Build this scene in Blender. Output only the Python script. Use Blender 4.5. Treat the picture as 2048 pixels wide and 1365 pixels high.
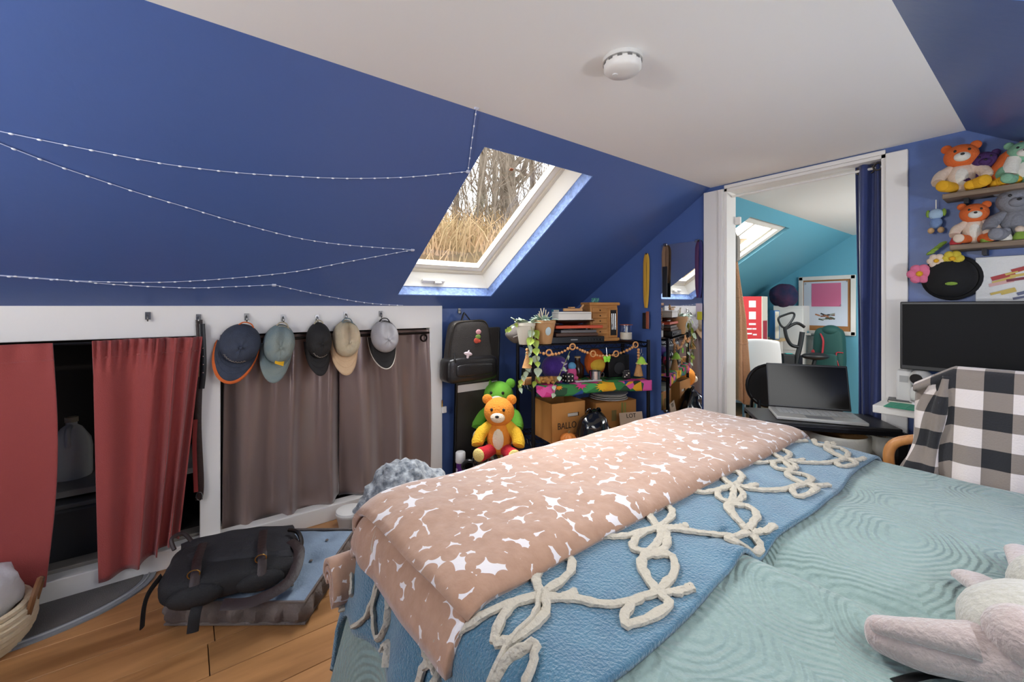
import bpy, bmesh, math, random
from mathutils import Vector, Matrix, Euler, noise
random.seed(7)
for o in list(bpy.data.objects):
    bpy.data.objects.remove(o, do_unlink=True)
SC = bpy.context.scene
COL = SC.collection
PI = math.pi

# ---------------------------------------------------------------- camera
YAW = math.radians(52.5); FPX = 850.0; EYE = 1.25; CXP = 1024.0; HYP = 612.0
cam_d = bpy.data.cameras.new('camera'); cam = bpy.data.objects.new('camera', cam_d); COL.objects.link(cam)
cam.location = (0, 0, EYE); cam.rotation_euler = (PI / 2, 0, YAW)
cam_d.sensor_width = 36; cam_d.lens = FPX / 2048 * 36
cam_d.shift_y = (HYP - 682.5) / 2048; cam_d.clip_start = 0.02
SC.camera = cam

# ---------------------------------------------------------------- world, lights, exposure
w = bpy.data.worlds.new('sky'); SC.world = w; w.use_nodes = True
bg = w.node_tree.nodes['Background']; bg.inputs[0].default_value = (0.93, 0.97, 1.0, 1); bg.inputs[1].default_value = 1.7
def area(name, loc, rot, sx, sy, power, col=(1, 1, 1)):
    d = bpy.data.lights.new(name, 'AREA'); d.shape = 'RECTANGLE'; d.size = sx; d.size_y = sy; d.energy = power; d.color = col
    o = bpy.data.objects.new(name, d); COL.objects.link(o); o.location = loc; o.rotation_euler = rot
    return o
SLOPE = math.atan(.78 / 1.19); CS = math.cos(SLOPE); SN = math.sin(SLOPE)
# daylight entering through the roof window over the bed (right slope), the left roof window and the office one, plus two added fill lights
area('daylight_roof_window', (.92 - .685 * CS + SN * .2, .92, 1.25 + .685 * SN + CS * .2), (0, SLOPE, 0), .95, .85, 5, (1.0, .98, .95))
area('fill_light_gable', (-.9, -1.95, 1.25), (PI / 2, 0, 0), 1.3, 1.0, 7, (1.0, .97, .93))  # added fill from behind the camera, no window known there
area('daylight_left_roof_window', (-2.62 + .7 * CS - SN * 1.3, 1.39, 1.25 + .7 * SN + CS * 1.3), (0, -SLOPE, 0), 1.5, 1.3, 130, (.97, .98, 1.0))
area('daylight_office_window', (-2.62 + .85 * CS - SN * .26, 3.98, 1.25 + .85 * SN + CS * .26), (0, -SLOPE, 0), .95, .8, 22, (1, 1, 1))
area('fill_light_office', (.3, 4.3, 1.55), (0, math.radians(75), 0), .5, 1.2, 17, (1, .97, .93))  # extra fill light added under the right slope of the office
SC.view_settings.view_transform = 'Standard'; SC.view_settings.look = 'None'
SC.view_settings.gamma = 1.0; SC.view_settings.use_curve_mapping = False
SC.view_settings.exposure = 0.95

# ---------------------------------------------------------------- helpers
FW = (-math.sin(YAW), math.cos(YAW)); RT = (math.cos(YAW), math.sin(YAW))
def ray(px, py):
    a = (px - CXP) / FPX; b = (HYP - py) / FPX
    return Vector((FW[0] + RT[0] * a, FW[1] + RT[1] * a, b))
ORG = Vector((0, 0, EYE))
def onp(px, py, p0, n):
    d = ray(px, py); n = Vector(n); k = (Vector(p0) - ORG).dot(n) / d.dot(n)
    return ORG + d * k
def onX(px, py, x): return onp(px, py, (x, 0, 0), (1, 0, 0))
def onY(px, py, y): return onp(px, py, (0, y, 0), (0, 1, 0))
def onZ(px, py, z): return onp(px, py, (0, 0, z), (0, 0, 1))
def atk(px, py, k): return ORG + ray(px, py) * k

def lin(h):
    h = h.lstrip('#'); c = [int(h[i:i + 2], 16) / 255 for i in (0, 2, 4)]
    return tuple(x / 12.92 if x <= .04045 else ((x + .055) / 1.055) ** 2.4 for x in c) + (1,)
MATS = {}
def mat(name, col, rough=.6, metal=0, bump=0, bs=60, var=0, vs=6, col2=None, sheen=0, trans=0, spec=.5, emit=0, coat=0, alpha=1):
    if name in MATS: return MATS[name]
    m = bpy.data.materials.new(name); m.use_nodes = True; nt = m.node_tree; b = nt.nodes['Principled BSDF']
    b.inputs['Base Color'].default_value = lin(col); b.inputs['Roughness'].default_value = rough; b.inputs['Metallic'].default_value = metal
    b.inputs['Specular IOR Level'].default_value = spec; b.inputs['Sheen Weight'].default_value = sheen
    b.inputs['Transmission Weight'].default_value = trans; b.inputs['Coat Weight'].default_value = coat; b.inputs['Alpha'].default_value = alpha
    if emit: b.inputs['Emission Color'].default_value = lin(col); b.inputs['Emission Strength'].default_value = emit
    if bump or var or col2:
        tc = nt.nodes.new('ShaderNodeTexCoord')
    if bump:
        n = nt.nodes.new('ShaderNodeTexNoise'); n.inputs['Scale'].default_value = bs; n.inputs['Detail'].default_value = 4
        bp = nt.nodes.new('ShaderNodeBump'); bp.inputs['Strength'].default_value = bump; bp.inputs['Distance'].default_value = .01
        nt.links.new(tc.outputs['Object'], n.inputs['Vector']); nt.links.new(n.outputs['Fac'], bp.inputs['Height']); nt.links.new(bp.outputs[0], b.inputs['Normal'])
    if var or col2:
        n2 = nt.nodes.new('ShaderNodeTexNoise'); n2.inputs['Scale'].default_value = vs; n2.inputs['Detail'].default_value = 5
        mx = nt.nodes.new('ShaderNodeMix'); mx.data_type = 'RGBA'
        c = lin(col); c2 = lin(col2) if col2 else tuple(x * (1 - var) for x in c[:3]) + (1,)
        mx.inputs[6].default_value = c; mx.inputs[7].default_value = c2
        rp = nt.nodes.new('ShaderNodeMapRange'); rp.inputs[1].default_value = .35; rp.inputs[2].default_value = .65
        nt.links.new(tc.outputs['Object'], n2.inputs['Vector']); nt.links.new(n2.outputs['Fac'], rp.inputs[0]); nt.links.new(rp.outputs[0], mx.inputs[0]); nt.links.new(mx.outputs[2], b.inputs['Base Color'])
    MATS[name] = m
    return m
def nodes_of(m):
    return m.node_tree, m.node_tree.nodes['Principled BSDF']

class MB:
    def __init__(s): s.v = []; s.f = []; s.m = []
    def add(s, vs, fs, mi=0):
        o = len(s.v); s.v += [tuple(p) for p in vs]; s.f += [tuple(i + o for i in f) for f in fs]; s.m += [mi] * len(fs); return s
    def box(s, c, d, rot=None, mi=0):
        hx, hy, hz = d[0] / 2, d[1] / 2, d[2] / 2
        vs = [Vector((x, y, z)) for z in (-hz, hz) for x, y in ((-hx, -hy), (hx, -hy), (hx, hy), (-hx, hy))]
        if rot is not None:
            R = rot if isinstance(rot, Matrix) else Euler(rot).to_matrix()
            vs = [R @ p for p in vs]
        vs = [p + Vector(c) for p in vs]
        return s.add(vs, [(3, 2, 1, 0), (4, 5, 6, 7), (0, 1, 5, 4), (1, 2, 6, 5), (2, 3, 7, 6), (3, 0, 4, 7)], mi)
    def tube(s, pts, r, n=8, closed=False, mi=0, flat=1.0, up=None):
        pts = [Vector(p) for p in pts]; N = len(pts); vs = []; prev = None
        for i, p in enumerate(pts):
            if closed: t = pts[(i + 1) % N] - pts[i - 1]
            else: t = pts[min(i + 1, N - 1)] - pts[max(i - 1, 0)]
            if t.length < 1e-9: t = Vector((0, 0, 1))
            t.normalize()
            if prev is None:
                a = Vector(up) if up else (Vector((0, 0, 1)) if abs(t.z) < .9 else Vector((1, 0, 0)))
            else: a = prev
            a = (a - t * a.dot(t))
            if a.length < 1e-6: a = t.orthogonal()
            a.normalize(); prev = a; b = t.cross(a)
            rr = r[i] if isinstance(r, (list, tuple)) else r
            for k in range(n):
                q = 2 * PI * k / n; vs.append(p + (a * math.cos(q) * flat + b * math.sin(q)) * rr)
        fs = []
        for i in range(N if closed else N - 1):
            j = (i + 1) % N
            for k in range(n):
                l = (k + 1) % n; fs.append((i * n + k, i * n + l, j * n + l, j * n + k))
        if not closed: fs += [tuple(range(n - 1, -1, -1)), tuple((N - 1) * n + k for k in range(n))]
        return s.add(vs, fs, mi)
    def lathe(s, prof, n=24, c=(0, 0, 0), mi=0, sx=1, sy=1):
        vs = []; fs = []
        for r, z in prof:
            for k in range(n):
                q = 2 * PI * k / n; vs.append((c[0] + r * math.cos(q) * sx, c[1] + r * math.sin(q) * sy, c[2] + z))
        for i in range(len(prof) - 1):
            for k in range(n):
                l = (k + 1) % n; fs.append((i * n + k, i * n + l, (i + 1) * n + l, (i + 1) * n + k))
        if prof[0][0] > 1e-5: fs.append(tuple(range(n - 1, -1, -1)))
        if prof[-1][0] > 1e-5: fs.append(tuple((len(prof) - 1) * n + k for k in range(n)))
        return s.add(vs, fs, mi)
    def grid(s, nu, nv, f, mi=0, wrap=False):
        vs = [f(i / nu if wrap else i / (nu - 1), j / (nv - 1)) for j in range(nv) for i in range(nu)]; fs = []
        for j in range(nv - 1):
            for i in range(nu if wrap else nu - 1):
                k = (i + 1) % nu; fs.append((j * nu + i, j * nu + k, (j + 1) * nu + k, (j + 1) * nu + i))
        return s.add(vs, fs, mi)
    def ell(s, c, r, rot=None, nu=16, nv=10, f=None, mi=0):
        R = (rot if isinstance(rot, Matrix) else Euler(rot).to_matrix()) if rot is not None else None
        def g(u, v):
            a = 2 * PI * u; b = PI * (v - .5); b = max(-1.5, min(1.5, b)) if False else b
            p = Vector((math.cos(a) * math.cos(b) * r[0], math.sin(a) * math.cos(b) * r[1], math.sin(b) * r[2]))
            if f: p = f(p)
            if R: p = R @ p
            return p + Vector(c)
        return s.grid(nu, nv, g, mi, wrap=True)
    def prism(s, pts, z0, z1, mi=0, fn=None):
        n = len(pts); fn = fn or (lambda x, y, z: (x, y, z))
        vs = [fn(x, y, z0) for x, y in pts] + [fn(x, y, z1) for x, y in pts]
        fs = [tuple(range(n - 1, -1, -1)), tuple(range(n, 2 * n))] + [(i, (i + 1) % n, n + (i + 1) % n, n + i) for i in range(n)]
        return s.add(vs, fs, mi)
    def mesh(s, name):
        me = bpy.data.meshes.new(name); me.from_pydata(s.v, [], s.f)
        bm = bmesh.new(); bm.from_mesh(me)
        for f, mi in zip(bm.faces, s.m): f.material_index = mi
        bmesh.ops.remove_doubles(bm, verts=bm.verts, dist=1e-5)
        bmesh.ops.recalc_face_normals(bm, faces=bm.faces); bm.to_mesh(me); bm.free()
        return me
    def build(s, name, m, parent=None, smooth=True, bevel=0, solid=0, sub=0, label=None, seg=2, soff=0):
        me = s.mesh(name)
        for x in (m if isinstance(m, (list, tuple)) else [m]): me.materials.append(x)
        o = bpy.data.objects.new(name, me); COL.objects.link(o); o.parent = parent
        if label: o['label'] = label
        if solid:
            q = o.modifiers.new('solid', 'SOLIDIFY'); q.thickness = solid; q.offset = soff
        if bevel:
            q = o.modifiers.new('bevel', 'BEVEL'); q.width = bevel; q.segments = seg; q.limit_method = 'ANGLE'; q.angle_limit = math.radians(40)
        if sub:
            q = o.modifiers.new('sub', 'SUBSURF'); q.levels = sub; q.render_levels = sub
        if smooth:
            for p in me.polygons: p.use_smooth = True
            if hasattr(me, 'set_sharp_from_angle') and not sub: me.set_sharp_from_angle(angle=math.radians(45))
        return o
def B(c, d, rot=None): return MB().box(c, d, rot)
def tag(o, label, cat, group=None, kind=None):
    o['label'] = label; o['category'] = cat
    if group: o['group'] = group
    if kind: o['kind'] = kind
    return o
def thing(name, label, cat, loc=(0, 0, 0), rz=0, group=None, rot=None):
    o = bpy.data.objects.new(name, None); COL.objects.link(o); o.location = loc
    o.rotation_euler = rot if rot else (0, 0, rz); o.empty_display_size = .05
    return tag(o, label, cat, group)
def struct(o): o['kind'] = 'structure'; return o
def inst(src, name, parent=None, loc=(0, 0, 0), rot=(0, 0, 0), sc=(1, 1, 1)):
    o = bpy.data.objects.new(name, src.data); COL.objects.link(o); o.parent = parent; o.location = loc; o.rotation_euler = rot; o.scale = sc
    for md in src.modifiers:
        q = o.modifiers.new(md.name, md.type)
        for a in ('width', 'segments', 'limit_method', 'angle_limit', 'thickness', 'offset', 'levels', 'render_levels'):
            if hasattr(md, a): setattr(q, a, getattr(md, a))
    return o
def text(s, size, name, m, parent, loc, rot, ext=.001, font_sx=1):
    c = bpy.data.curves.new(name, 'FONT'); c.body = s; c.size = size; c.extrude = ext; c.align_x = 'CENTER'; c.align_y = 'CENTER'; c.materials.append(m)
    tmp = bpy.data.objects.new('tmp', c); COL.objects.link(tmp); bpy.context.view_layer.update()
    me = bpy.data.meshes.new_from_object(tmp.evaluated_get(bpy.context.evaluated_depsgraph_get())); bpy.data.objects.remove(tmp, do_unlink=True)
    o = bpy.data.objects.new(name, me); COL.objects.link(o); o.parent = parent; o.location = loc; o.rotation_euler = rot; o.scale = (font_sx, 1, 1)
    return o
def ns(x, y, z=0, s=1.0): return noise.noise(Vector((x * s, y * s, z * s)))
def spline(pts, n=8):
    P = [Vector(p) for p in pts]; out = []
    for i in range(len(P) - 1):
        a, b, c, d = P[max(i - 1, 0)], P[i], P[i + 1], P[min(i + 2, len(P) - 1)]
        for k in range(n):
            t = k / n; out.append(.5 * ((2 * b) + (c - a) * t + (2 * a - 5 * b + 4 * c - d) * t * t + (3 * b - a - 3 * c + d) * t ** 3))
    out.append(P[-1]); return out
def holed(us, vs, holes, w0, w1, fn):
    """slab with rectangular holes; fn(u,v,w)->xyz"""
    cu = sorted(set(list(us) + [h[0] for h in holes] + [h[1] for h in holes])); cv = sorted(set(list(vs) + [h[2] for h in holes] + [h[3] for h in holes]))
    def solid(i, j):
        if i < 0 or j < 0 or i >= len(cu) - 1 or j >= len(cv) - 1: return False
        a = (cu[i] + cu[i + 1]) / 2; b = (cv[j] + cv[j + 1]) / 2
        return not any(h[0] < a < h[1] and h[2] < b < h[3] for h in holes)
    m = MB()
    for i in range(len(cu) - 1):
        for j in range(len(cv) - 1):
            if not solid(i, j): continue
            a, b, c, d = cu[i], cu[i + 1], cv[j], cv[j + 1]
            for q in (w0, w1): m.add([fn(a, c, q), fn(b, c, q), fn(b, d, q), fn(a, d, q)], [(0, 1, 2, 3)])
            for di, dj, e in ((-1, 0, ((a, c), (a, d))), (1, 0, ((b, c), (b, d))), (0, -1, ((a, c), (b, c))), (0, 1, ((a, d), (b, d)))):
                if not solid(i + di, j + dj):
                    (p, q2), (r, t) = e; m.add([fn(p, q2, w0), fn(r, t, w0), fn(r, t, w1), fn(p, q2, w1)], [(0, 1, 2, 3)])
    return m
def wood_mat(name, c1, c2, axis='Y', scale=3.0, rough=.4, stretch=12, rnd=False, bump=.05):
    m = bpy.data.materials.new(name); m.use_nodes = True; nt, b = nodes_of(m); L = nt.links.new
    tc = nt.nodes.new('ShaderNodeTexCoord'); mp = nt.nodes.new('ShaderNodeMapping')
    sc = {'X': (1, stretch, stretch), 'Y': (stretch, 1, stretch), 'Z': (stretch, stretch, 1)}[axis]; mp.inputs['Scale'].default_value = sc
    n = nt.nodes.new('ShaderNodeTexNoise'); n.inputs['Scale'].default_value = scale; n.inputs['Detail'].default_value = 6; n.inputs['Distortion'].default_value = .6
    cr = nt.nodes.new('ShaderNodeValToRGB'); cr.color_ramp.elements[0].position = .3; cr.color_ramp.elements[0].color = lin(c2); cr.color_ramp.elements[1].position = .7; cr.color_ramp.elements[1].color = lin(c1)
    L(tc.outputs['Object'], mp.inputs[0])
    if rnd:
        oi = nt.nodes.new('ShaderNodeObjectInfo'); ad = nt.nodes.new('ShaderNodeVectorMath'); ad.operation = 'ADD'
        ml = nt.nodes.new('ShaderNodeMath'); ml.operation = 'MULTIPLY'; ml.inputs[1].default_value = 37
        L(oi.outputs['Random'], ml.inputs[0]); L(mp.outputs[0], ad.inputs[0]); L(ml.outputs[0], ad.inputs[1]); L(ad.outputs[0], n.inputs['Vector'])
        hs = nt.nodes.new('ShaderNodeHueSaturation'); mr = nt.nodes.new('ShaderNodeMapRange'); mr.inputs[3].default_value = .82; mr.inputs[4].default_value = 1.12
        L(oi.outputs['Random'], mr.inputs[0]); L(mr.outputs[0], hs.inputs['Value']); L(cr.outputs[0], hs.inputs['Color']); L(hs.outputs[0], b.inputs['Base Color'])
    else:
        L(mp.outputs[0], n.inputs['Vector']); L(cr.outputs[0], b.inputs['Base Color'])
    L(n.outputs['Fac'], cr.inputs[0]); b.inputs['Roughness'].default_value = rough
    bp = nt.nodes.new('ShaderNodeBump'); bp.inputs['Strength'].default_value = bump; bp.inputs['Distance'].default_value = .004; L(n.outputs['Fac'], bp.inputs['Height']); L(bp.outputs[0], b.inputs['Normal'])
    return m

BLUE = mat('blue_wall_paint', '#49629a', .38, bump=.1, bs=25, spec=.5)
WHITE = mat('white_paint', '#e6e3de', .45)
CEIL = mat('ceiling_paint', '#f1f0ed', .7)
TEAL = mat('teal_wall_paint', '#64a9c0', .5)
BLACK = mat('black_plastic', '#121213', .35)
BLACKM = mat('black_metal', '#17161a', .4, metal=.6)
CHROME = mat('chrome', '#c8c8c8', .18, metal=1)
FLOORW = wood_mat('floor_wood', '#b98655', '#8c6038', 'Y', 1.6, .35, 9, rnd=True)
GLASS = mat('clear_glass', '#ffffff', 0.0, trans=1, spec=.5)

# ================================================================ SHELL
KX = -2.62; FY = 2.75; CZ = 2.03; BX0, BX1 = -1.43, -.27; RX = .92; NY = -1.75; FY2 = 5.84; WT = .1; OY = FY + WT
def sL(y, s, w): return (KX + s * CS - SN * w, y, 1.25 + s * SN + CS * w)      # left slope: w = outward
def sR(y, s, w): return (RX - s * CS + SN * w, y, 1.25 + s * SN + CS * w)
SLEN = 1.19 / CS
# floor and its planks
fl = struct(B((-.85, (NY + FY2) / 2, -.05), (5.3, FY2 - NY + .3, .06)).build('floor', mat('subfloor', '#5a3d22', .8), smooth=False))
pl = {}
rng = random.Random(3)
pw = .172
for i in range(21):
    x = KX + pw * (i + .5); y = NY - rng.random() * 1.0
    if x > RX + .05: break
    while y < FY2:
        L = 1.22; y0 = max(y, NY); y1 = min(y + L, FY2)
        if y1 - y0 > .05:
            key = round(y1 - y0, 2)
            if key not in pl:
                o = B((0, 0, 0), (pw - .003, key - .003, .02)).build('plank', FLOORW, fl, smooth=False, bevel=.0012, seg=1); pl[key] = o
            else: o = inst(pl[key], 'plank', fl)
            o.location = (x, (y0 + y1) / 2, -.01)
        y += L
# sloped wall and ceiling of the bedroom, roof window opening
SKY = (1.04, 1.745, .12, 1.275)
struct(holed((NY, FY + WT), (-.12, SLEN + .06), [SKY], 0, .085, sL).build('wall_slope_left', BLUE, smooth=False))
SKR = (.45, 1.39, .15, 1.225)
struct(holed((NY, FY + WT), (-.12, SLEN + .06), [SKR], 0, .16, sR).build('wall_slope_right', BLUE, smooth=False))
struct(B(((BX0 + BX1) / 2, (NY + FY) / 2 + .05, CZ + .05), (BX1 - BX0, FY - NY + .1, .1)).build('ceiling', CEIL, smooth=False))
struct(B((RX + .06, (NY + FY) / 2, .6), (.12, FY - NY, 1.3)).build('wall_right', BLUE, smooth=False))
# knee wall on the left: white face frame with two openings, plain blue beyond it
def fk(u, v, w_): return (w_, u, v)
struct(holed((NY, 1.405), (0, 1.252), [(-1.5, .055, .085, 1.10), (.14, 1.31, .085, 1.10)], KX - .06, KX, fk).build('wall_left', WHITE, smooth=False, bevel=.004))
struct(B((KX - .08, (1.405 + FY) / 2, .62), (.1, FY - 1.405 + .02, 1.28)).build('wall_left_blue', BLUE, smooth=False))
# crawl space behind the openings
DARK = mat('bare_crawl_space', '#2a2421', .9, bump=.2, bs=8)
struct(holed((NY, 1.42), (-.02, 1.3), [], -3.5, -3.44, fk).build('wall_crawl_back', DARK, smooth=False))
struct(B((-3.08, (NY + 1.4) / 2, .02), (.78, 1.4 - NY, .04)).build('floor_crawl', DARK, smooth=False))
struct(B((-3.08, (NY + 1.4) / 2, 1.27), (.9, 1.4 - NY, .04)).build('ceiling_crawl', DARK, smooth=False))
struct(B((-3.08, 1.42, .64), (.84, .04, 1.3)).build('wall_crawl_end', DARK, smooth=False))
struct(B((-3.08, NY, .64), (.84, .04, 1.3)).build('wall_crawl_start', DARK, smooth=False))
struct(B((KX + .012, (NY + 1.405) / 2, .045), (.026, 1.405 - NY, .09)).build('baseboard_left', WHITE, smooth=False, bevel=.004))
# gable wall with the doorway
DX0, DX1, DZ = -1.334, -.542, 1.998
def gable(x0, x1, dx, y0, y1):
    pts = [(x0, 0)] + ([(dx[0], 0), (dx[0], dx[2]), (dx[1], dx[2]), (dx[1], 0)] if dx else []) + [(x1, 0), (x1, 1.25), (BX1, CZ + .02), (BX0, CZ + .02), (x0, 1.25)]
    n = len(pts); m = MB()
    m.add([(x, y0, z) for x, z in pts] + [(x, y1, z) for x, z in pts], [tuple(range(n)), tuple(range(2 * n - 1, n - 1, -1))] + [(i, (i + 1) % n, n + (i + 1) % n, n + i) for i in range(n)])
    return m
struct(gable(KX - .03, RX + .03, (DX0, DX1, DZ), FY, FY + .05).build('wall_back', BLUE, smooth=False))
struct(gable(KX - .03, RX + .03, (DX0, DX1, DZ), FY + .05, OY).build('wall_office_front', TEAL, smooth=False))
# door trim: casings, jamb linings, head
tr = MB().box(((DX0 - 1.467) / 2, FY - .01, 1.0), (abs(DX0 + 1.467), .02, 2.0)); struct(tr.build('trim_1', WHITE, smooth=False, bevel=.004))
struct(B((-1.352, FY - .024, 1.0), (.026, .012, 1.99)).build('trim_5', WHITE, smooth=False, bevel=.003))
struct(B((DX1 + .042, FY - .01, 1.0), (.082, .02, 2.0)).build('trim_2', WHITE, smooth=False, bevel=.004))
struct(B(((DX0 + DX1) / 2, FY - .008, (DZ + CZ) / 2 - .004), (DX1 - DX0, .016, CZ - DZ - .01)).build('trim_3', WHITE, smooth=False, bevel=.003))
jm = MB().box((DX0 + .008, FY + .05, DZ / 2), (.016, .12, DZ)).box((DX1 - .008, FY + .05, DZ / 2), (.016, .12, DZ)).box(((DX0 + DX1) / 2, FY + .05, DZ - .008), (DX1 - DX0, .12, .016))
struct(jm.build('door_1', WHITE, smooth=False))
# wall behind the camera, with a window added to let in fill light
struct(holed((KX - .03, RX + .03), (0, 2.2), [(-1.55, -.25, .75, 1.75)], NY - .1, NY, lambda u, v, w_: (u, w_, v)).build('wall_front', BLUE, smooth=False))
wf = struct(holed((-1.55, -.25), (.75, 1.75), [(-1.49, -.93, .81, 1.69), (-.87, -.31, .81, 1.69)], NY - .07, NY - .03, lambda u, v, w_: (u, w_, v)).build('added_window_front', WHITE, smooth=False))
struct(holed((NY, FY), (-.1, .02), [], -.02, .0, lambda u, v, w_: (RX + .02 + w_, u, v + .05)).build('baseboard_right', WHITE, smooth=False))
# roof window in the left slope
def ring(a, b, w0, w1, f, y0=SKY[0], y1=SKY[1], s0=SKY[2], s1=SKY[3]):
    return holed((y0 + a, y1 - a), (s0 + a, s1 - a), [(y0 + b, y1 - b, s0 + b, s1 - b)], w0, w1, f)
FRAMEW = mat('roof_window_white', '#ece8df', .35)
FRAMEB = mat('roof_window_beige', '#d8cfbd', .35)
MASTIC = mat('rough_blue_reveal', '#8aa6de', .6, bump=.9, bs=45, var=.35, vs=40)
wn = struct(ring(-.03, .0, .085, .1, sL).build('window_1', FRAMEW, smooth=False))
ring(-.002, .004, .004, .085, sL).build('plaster_reveal', MASTIC, wn, smooth=False)
def lining(u, v): pass
lm = MB()
for (a, b) in (((SKY[0] + .004, SKY[2] + .004), (SKY[1] - .004, SKY[2] + .004)), ((SKY[1] - .004, SKY[2] + .004), (SKY[1] - .004, SKY[3] - .004)), ((SKY[1] - .004, SKY[3] - .004), (SKY[0] + .004, SKY[3] - .004)), ((SKY[0] + .004, SKY[3] - .004), (SKY[0] + .004, SKY[2] + .004))):
    cy = (SKY[0] + SKY[1]) / 2; cs_ = (SKY[2] + SKY[3]) / 2
    def inn(p, k=.03): return (p[0] + (k if p[0] < cy else -k), p[1] + (k if p[1] < cs_ else -k))
    q0, q1 = inn(a), inn(b)
    lm.add([sL(a[0], a[1], .07), sL(b[0], b[1], .07), sL(q0[0] if False else q1[0], q1[1], .19), sL(q0[0], q0[1], .19)], [(0, 1, 2, 3)])
lm.build('frame_lining', FRAMEW, wn, smooth=False, solid=.012)
ring(.03, .055, .165, .2, sL).build('frame_rebate', FRAMEB, wn, smooth=False, bevel=.003)
sash = ring(.045, .095, .18, .225, sL).build('sash', FRAMEW, wn, smooth=False, bevel=.006)
ring(.09, .1, .178, .21, sL).build('glazing_bead', FRAMEB, sash, smooth=False)
gl = MB(); gl.add([sL(SKY[0] + .09, SKY[2] + .09, .2), sL(SKY[1] - .09, SKY[2] + .09, .2), sL(SKY[1] - .09, SKY[3] - .09, .2), sL(SKY[0] + .09, SKY[3] - .09, .2)], [(0, 1, 2, 3)])
def glassmat():
    m = bpy.data.materials.new('window_glass'); m.use_nodes = True; nt = m.node_tree; nt.nodes.clear()
    o = nt.nodes.new('ShaderNodeOutputMaterial'); t = nt.nodes.new('ShaderNodeBsdfTransparent'); g = nt.nodes.new('ShaderNodeBsdfGlossy'); g.inputs['Roughness'].default_value = .02
    x = nt.nodes.new('ShaderNodeMixShader'); x.inputs[0].default_value = .05
    nt.links.new(t.outputs[0], x.inputs[1]); nt.links.new(g.outputs[0], x.inputs[2]); nt.links.new(x.outputs[0], o.inputs[0]); return m
WGL = glassmat()
gl.build('pane', WGL, sash, smooth=False)
R_SL = Matrix((( 0, CS, -SN), (1, 0, 0), (0, SN, CS)))       # columns: y, slope, outward
hp = MB().box(sL(1.30, SKY[2] + .025, .1), (.16, .035, .02), R_SL); h = hp.build('latch', FRAMEW, wn, smooth=False, bevel=.004)
MB().box(sL(1.33, SKY[2] + .03, .085), (.05, .018, .02), R_SL).build('lever', mat('latch_grey', '#d9d4c8', .3), h, bevel=.004)
lf = mat('dead_leaf', '#8a4a22', .7)
for yy, ss in ((1.42, 1.05), (1.46, 1.16)):
    MB().box(sL(yy, ss, .208), (.022, .016, .003), R_SL).build('fallen_leaf', lf, wn)
# roof window over the bed in the right slope
wr = struct(holed((SKR[0], SKR[1]), (SKR[2], SKR[3]), [(SKR[0] + .06, SKR[1] - .06, SKR[2] + .06, SKR[3] - .06)], .06, .14, sR).build('window_2', FRAMEW, smooth=False))
# ---------------------------------------------------------------- office behind the doorway
SKO = (3.58, 4.38, .42, 1.295)
struct(holed((OY, FY2), (-.05, SLEN + .06), [SKO], 0, .13, sL).build('wall_office_slope_left', TEAL, smooth=False))
struct(holed((OY, FY2), (-.05, SLEN + .06), [(3.6, 5.0, .3, 1.2)], 0, .1, sR).build('wall_office_slope_right', TEAL, smooth=False))
struct(B((KX - .05, (OY + FY2) / 2, .62), (.1, FY2 - OY, 1.28)).build('wall_office_left', TEAL, smooth=False))
struct(B((RX + .05, (OY + FY2) / 2, .62), (.1, FY2 - OY, 1.28)).build('wall_office_right', TEAL, smooth=False))
struct(gable(KX - .03, RX + .03, None, FY2, FY2 + .1).build('wall_office_back', TEAL, smooth=False))
struct(B(((BX0 + BX1) / 2, (OY + FY2) / 2, CZ + .05), (BX1 - BX0, FY2 - OY, .1)).build('ceiling_office', CEIL, smooth=False))
wo = struct(ring(0, .07, .03, .13, sL, *SKO).build('window_4', FRAMEW, smooth=False, bevel=.004))
ring(.07, .1, .07, .12, sL, *SKO).build('sash', FRAMEW, wo, smooth=False)
MB().box(sL(3.98, .9, .1), (.03, .72, .03), R_SL).build('glazing_bar', FRAMEB, wo, smooth=False)
MB().add([sL(SKO[0] + .08, SKO[2] + .08, .11), sL(SKO[1] - .08, SKO[2] + .08, .11), sL(SKO[1] - .08, SKO[3] - .08, .11), sL(SKO[0] + .08, SKO[3] - .08, .11)], [(0, 1, 2, 3)]).build('pane', WGL, wo, smooth=False)

# floor lamp added out of view to brighten the ceiling and slopes
fl_ = thing('added_floor_lamp', 'white torchere floor lamp added behind the camera as unseen fill light', 'floor lamp', (-.8, -1.5, 0))
MB().lathe([(0, 0), (.13, 0), (.13, .015), (.02, .03), (0, .03)], 28).build('base', WHITE, fl_)
MB().tube([(0, 0, .02), (0, 0, 1.4)], .011, 10).build('pole', WHITE, fl_)
MB().lathe([(.012, 1.38), (.05, 1.40), (.13, 1.47), (.135, 1.48), (.125, 1.478), (.045, 1.41), (.012, 1.395)], 28).build('bowl_shade', WHITE, fl_)
ld_ = bpy.data.lights.new('added_floor_lamp_bulb', 'POINT'); ld_.energy = 34; ld_.color = (1, .98, .95); ld_.shadow_soft_size = .05
lo_ = bpy.data.objects.new('added_floor_lamp_bulb', ld_); COL.objects.link(lo_); lo_.location = (0, 0, 1.50); lo_.parent = fl_

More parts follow.
